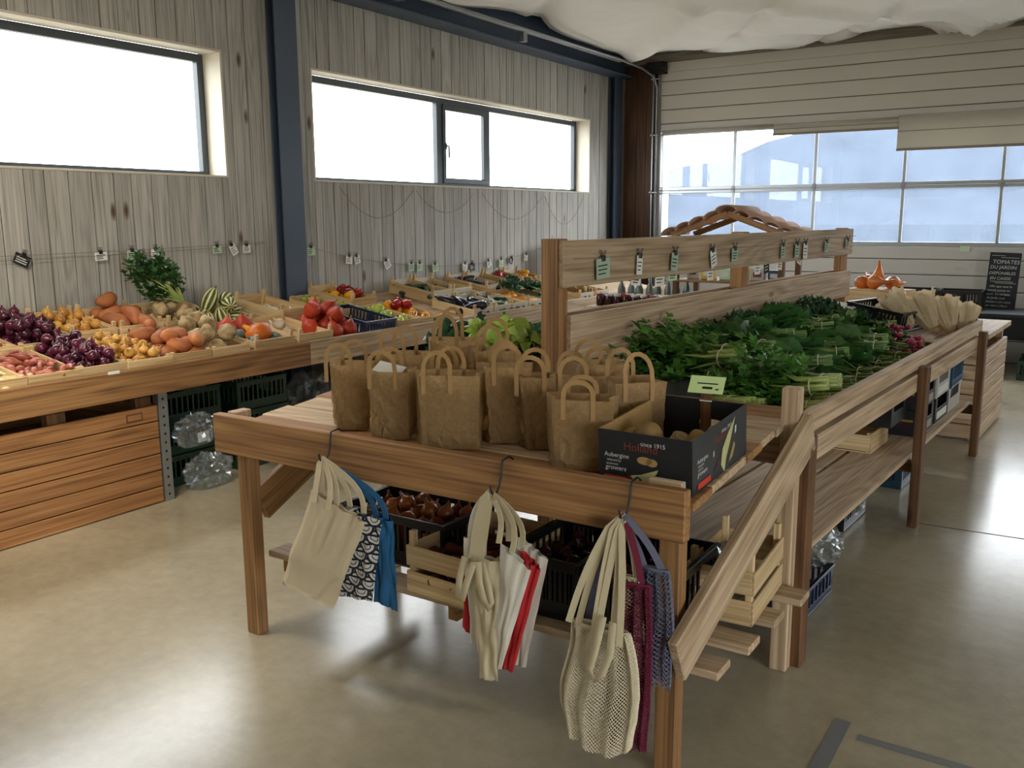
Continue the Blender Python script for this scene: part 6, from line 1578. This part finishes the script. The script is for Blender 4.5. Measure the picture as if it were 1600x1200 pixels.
# orange gourds on a wooden box standing on the bin
GX = Matrix.Translation((-1.46, 7.62, .788)) @ Matrix.Rotation(-.35, 4, 'Z')
gb = tag(empty('gourd_box'), 'wooden box carrying orange gourds at the far end of the island', 'box'); gb.matrix_world = GX
for (a, b2, c, d2) in ((-.22, .22, -.15, -.135), (-.22, .22, .135, .15), (-.22, -.205, -.135, .135), (.205, .22, -.135, .135)): box('side_board', 'crate_x', a, b2, c, d2, 0, .24, gb)
box('lid', 'crate_x', -.22, .22, -.15, .15, .241, .253, gb)
for k, (x, y, z, rx, ry, rz_, s_) in enumerate(((-.10, -.04, .30, 1.45, 0, 2.0, .95), (.02, -.09, .31, 1.5, .1, 1.1, 1.0), (.06, .05, .30, 1.5, 0, .2, .95), (-.03, .02, .36, .15, .1, 2.5, .85), (.13, -.24, .085, .1, .1, .3, .95), (.27, -.16, .10, -.1, -.45, 3.6, 1.1), (-.14, .06, .31, 1.2, 0, 3.5, .95), (.16, -.05, .30, 1.5, 0, 2.6, .7))):
    o = put('orange_gourd', (0, 0, 0), (0, 0, 0), ('orange gourd lying at the left of the gourd heap', 'plump orange gourd lying at the front of the gourd heap', 'orange gourd lying in the middle of the gourd heap', 'orange gourd with its neck upright on the heap', 'orange gourd standing neck up before the wooden box', 'orange crookneck gourd leaning at the right of the box', 'orange gourd at the back of the gourd heap', 'small orange gourd at the right of the box lid')[k], 'gourd', 'orange gourds', s_)
    o.matrix_world = GX @ Matrix.Translation((x, y, z)) @ Euler((rx, ry, rz_)).to_matrix().to_4x4() @ Matrix.Scale(s_, 4)
put('orange_squash', (-.98, 7.32, .82), (.3, 0, 0), 'small orange squash right of the gourd box', 'squash', None, .55); put('orange_squash', (-.90, 7.36, .815), (1.3, 0, 0), 'smallest orange squash at the far end', 'squash', None, .45)

# ================================================================== FAR SIDE OF THE DIVIDER: TABLE WITH A TILED STALL
plain('tile', hexc('b5917c'), .75, var=.22, vscale=9, randv=.15)
ft = thing('back_table', 'wooden table behind the divider with jars and a small stall', 'table', (-2.9, 7.75, 0))
for i in range(6): box('top_board', 'pale_x', -.95, .72, -.6+i*.2, -.6+i*.2+.196, .80, .83, ft)
for x in (-.9, .62):
    for y in (-.55, .5): box('leg', 'brown_z', x, x+.06, y, y+.06, 0, .80, ft)
box('apron', 'pale_x', -.95, .72, -.625, -.601, .70, .82, ft)
stl = thing('tiled_stall', 'small wooden stall with a roof of curved terracotta tiles', 'stall', (-2.66, 7.7, .832))
for x in (-.48, .44):
    for y in (-.26, .22): box('post', 'brown_z', x, x+.045, y, y+.045, 0, .62, stl)
for (z, h) in ((.22, .02), (.0, .02)): box('shelf', 'oak_x', -.48, .485, -.27, .27, z, z+h, stl)
for y in (-.27, .25):
    board('rafter', 'oak_x', (-.5, y, .62), (0, y, .80), (0, 0, 1), .05, .02, stl); board('rafter', 'oak_x', (.5, y, .62), (0, y, .80), (0, 0, 1), .05, .02, stl)
    box('tie_beam', 'oak_x', -.48, .485, y-.01, y+.01, .575, .615, stl)
def roof_tile(parent, loc, rot, L=.56, r=.085):
    v = []; f = []; n = 10
    for (y, rr) in ((-L/2, r), (L/2, r*.9)):
        for k in range(n+1):
            a = PI*k/n; v.append((-rr*math.cos(a), y, rr*.55*math.sin(a)))
    for (y, rr) in ((-L/2, r-.014), (L/2, r*.9-.014)):
        for k in range(n+1):
            a = PI*k/n; v.append((-rr*math.cos(a), y, rr*.55*math.sin(a)))
    m = n+1
    for k in range(n):
        f += [(k, k+1, m+k+1, m+k), (2*m+k+1, 2*m+k, 3*m+k, 3*m+k+1), (k+1, k, 2*m+k, 2*m+k+1), (m+k, m+k+1, 3*m+k+1, 3*m+k)]
    f += [(0, m, 3*m, 2*m), (n, 2*m+n, 3*m+n, m+n)]
    return MB().add(v, f).build('roof_tile', 'tile', parent, True, loc, rot)
for i in range(4):
    for sgn in (-1, 1):
        roof_tile(stl, (sgn*(.13+i*.125), 0, .79-.045*(i)-.012), (0, sgn*.36, 0), .60+.02*(i % 2), .082)
roof_tile(stl, (0, 0, .82), (0, 0, 0), .64, .10)
# goods on the stall and table
plain('jar_glass', hexc('6f7a70'), .12); plain('jar_dark', hexc('3a1d20'), .15); plain('lid_white', hexc('c9c9c4'), .4); plain('lid_red', hexc('8c2030'), .4); plain('yellow_box', hexc('c9b02e'), .5); plain('blue_box', hexc('33566f'), .5)
jar_me = MB().lathe([(0, 0), (.032, 0), (.035, .008), (.035, .075), (.028, .088), (.028, .092)], 14).mesh('glass', 'jar_dark', True); lid_me = {c: MB().lathe([(.03, .0), (.031, .0), (.031, .018), (0, .019)], 14).mesh('lid', c) for c in ('lid_white', 'lid_red')}
def jar(x, y, z, lid, label, s=1.0, group='jars on the back table'):
    t = thing('jar', label, 'jar', (x, y, z), (0, 0, 0), group); t.scale = (s,)*3; link('glass', jar_me, t); link('lid', lid_me[lid], t, (0, 0, .088))
for i in range(9):
    for j in range(2):
        jar(-3.75+i*.085, 7.25+j*.10, .832, 'lid_white' if (i+j) % 3 else 'lid_red', 'dark jam jar in the two rows on the back table')
bot = MB().lathe([(0, 0), (.034, 0), (.036, .01), (.036, .13), (.013, .19), (.013, .23), (0, .231)], 12).mesh('bottle', 'jar_glass', True)
for i in range(8):
    o = link('bottle', bot, None, (-3.72+i*.09, 7.62+.03*(i % 2), .832)); tag(o, 'grey green bottle in the row behind the jam jars', 'bottle', 'bottles on the back table')
for i, (x, m, w_, h_, lb) in enumerate(((-.36, 'white_card', .1, .12, 'white'), (-.22, 'yellow_box', .12, .1, 'yellow'), (-.06, 'green_paper', .1, .09, 'pale green'), (.08, 'yellow_box', .11, .11, 'second yellow'), (.22, 'white_card', .12, .1, 'second white'), (.36, 'blue_box', .1, .09, 'blue'))):
    t = thing('packet', lb+' packet on the shelf of the tiled stall', 'packet', (-2.66+x, 7.62, 1.073), (0, 0, rnd.uniform(-.2, .2)), 'packets on the stall')
    box('carton', m, -w_/2, w_/2, -.035, .035, 0, h_, t, .003); box('label', 'print_white' if m != 'white_card' else 'print_maroon', -w_*.3, w_*.3, -.0365, -.0355, h_*.3, h_*.7, t, 0)
for i, (x, m, h_, lb) in enumerate(((-.35, 'blue_box', .11, 'blue'), (-.16, 'kraft_handle', .13, 'brown'), (.0, 'blue_box', .15, 'larger blue'), (.2, 'black', .14, 'black'))):
    t = thing('packet', lb+' carton standing inside the stall', 'packet', (-2.66+x, 7.55, .853), (0, 0, rnd.uniform(-.3, .3)), 'cartons inside the stall')
    box('carton', m, -.06, .06, -.05, .05, 0, h_, t, .003); box('flap', m, -.06, .06, -.05, .0, h_+.001, h_+.004, t, 0)

# ================================================================== FAR BENCH, CHALKBOARD
fb = thing('far_bench', 'long dark bench along the sectional door', 'bench', (-.2, 10.78, 0))
box('bench_top', 'slate', -2.6, 3.1, -.36, .36, .585, .62, fb, .004); box('front_panel', 'black_matt', -2.6, 3.1, -.355, -.335, .36, .584, fb, .002)
for x in (-2.55, -.8, 1.0, 3.0): box('support', 'black_matt', x-.03, x+.03, -.33, .33, 0, .584, fb, .002)
for k, x in enumerate((-1.02, -.40, .3)):
    place(GR, 'plastic_crate', ('dark green crate under the far bench, left', 'dark green crate under the far bench, middle', 'dark green crate under the far bench, right')[k], 'crate', Matrix.Translation((x, 10.42, .002)) @ Matrix.Rotation(PI/2, 4, 'Z') @ Matrix.Translation((-.3, 0, 0)), 'crates under the far bench')
for k, x in enumerate((-1.50, -1.04)):
    place(plastic_crate(.42, .36, .2, 'black_plastic'), 'plastic_crate', ('left', 'right')[k]+' black plastic crate on the far bench', 'crate', Matrix.Translation((x-.21-.2, 10.85, .622)), 'black crates on the far bench')
cb = thing('chalkboard', 'black chalkboard with white lettering leaning on the far bench', 'chalkboard', (-.885, 10.98, .622), (-.10, .03, 0))
box('board', 'slate', -.15, .15, -.01, .01, .0, .60, cb, .003)
plain('chalk', hexc('c9cac6'), .9)
Rm = Matrix.Rotation(PI/2, 4, 'X')
for (b_, z, s, x) in (('TOMATES', .48, .058, -.118), ('DU JARDIN', .425, .05, -.135), ('DISPONIBLES', .365, .043, -.138), ('EN CAISSE', .31, .043, -.125), ('Afin que tout le', .228, .034, -.118), ('monde puisse en', .187, .032, -.135), ('avoir, les tomates', .146, .031, -.135), ('du jardin sont', .105, .031, -.13), ('limit\u00e9es \u00e0 une caisse', .064, .029, -.135), ('par client :) Merci', .022, .029, -.135)):
    text_mesh('lettering', b_, s, 'chalk', cb, Matrix.Translation((x, -.0112, z)) @ Rm, shear=.12)
for (z, a, b2) in ((.565, -.13, .0), (.545, -.04, .13), (.29, -.12, .1), (.275, -.07, .13)): box('chalk_line', 'chalk', a, b2, -.0118, -.0108, z-.002, z+.002, cb, 0)
tag(MB().box(-.05, .05, -.002, .0, -.03, .03).build('note_card', 'green_paper', None, loc=(-1.30, YD-.006, 1.245), rot=(0, 0, 0)), 'small pale green note on the glazing bar of the door', 'note')
# roller blinds on the door glazing
plain('blind_cloth', hexc('b9b4a8'), .8, trans=.3); plain('blind_edge', hexc('84796a'), .7)
def blind(x0, x1, zt, zb, label):
    t = thing('roller_blind', label, 'blind', ((x0+x1)/2, YD-.045, zt), (0, 0, 0), 'blinds on the sectional door'); hw = (x1-x0)/2
    MB().tube([(-hw, 0, 0), (hw, 0, 0)], .028, 10).build('roll', 'blind_cloth', t, True)
    if zt-zb > .06:
        box('sheet', 'blind_cloth', -hw, hw, -.029, -.0265, zb-zt, -.004, t, 0); box('bottom_bar', 'blind_edge', -hw-.003, hw+.003, -.036, -.020, zb-zt-.028, zb-zt+.0, t, .003)
        MB().tube([(-hw, -.04, (zb-zt)*.45), (hw, -.04, (zb-zt)*.45)], .004, 6).build('fold', 'blind_edge', t)
    return t
blind(-4.94, -3.50, 2.685, 2.66, 'rolled up blind at the left of the door'); blind(-3.49, -2.07, 2.68, 2.60, 'rolled up blind second from the left'); blind(-2.075, .1, 2.70, 2.36, 'half lowered blind at the right of the door')
# tape marks and bits on the floor
for k, (a, b2, w_) in enumerate((((-.564, 2.829), (-.566, 2.40), .05), ((-.504, 2.754), (.1, 2.75), .035))):
    d = Vector((b2[0]-a[0], b2[1]-a[1], 0)); o = MB().box(0, d.length, -w_/2, w_/2, 0, .0015).build('floor_tape', 'tape', None, loc=(a[0], a[1], .0003), rot=(0, 0, math.atan2(d.y, d.x))); tag(o, ('wide strip of grey tape on the floor, lower right', 'narrow strip of grey tape on the floor, lower right')[k], 'tape')
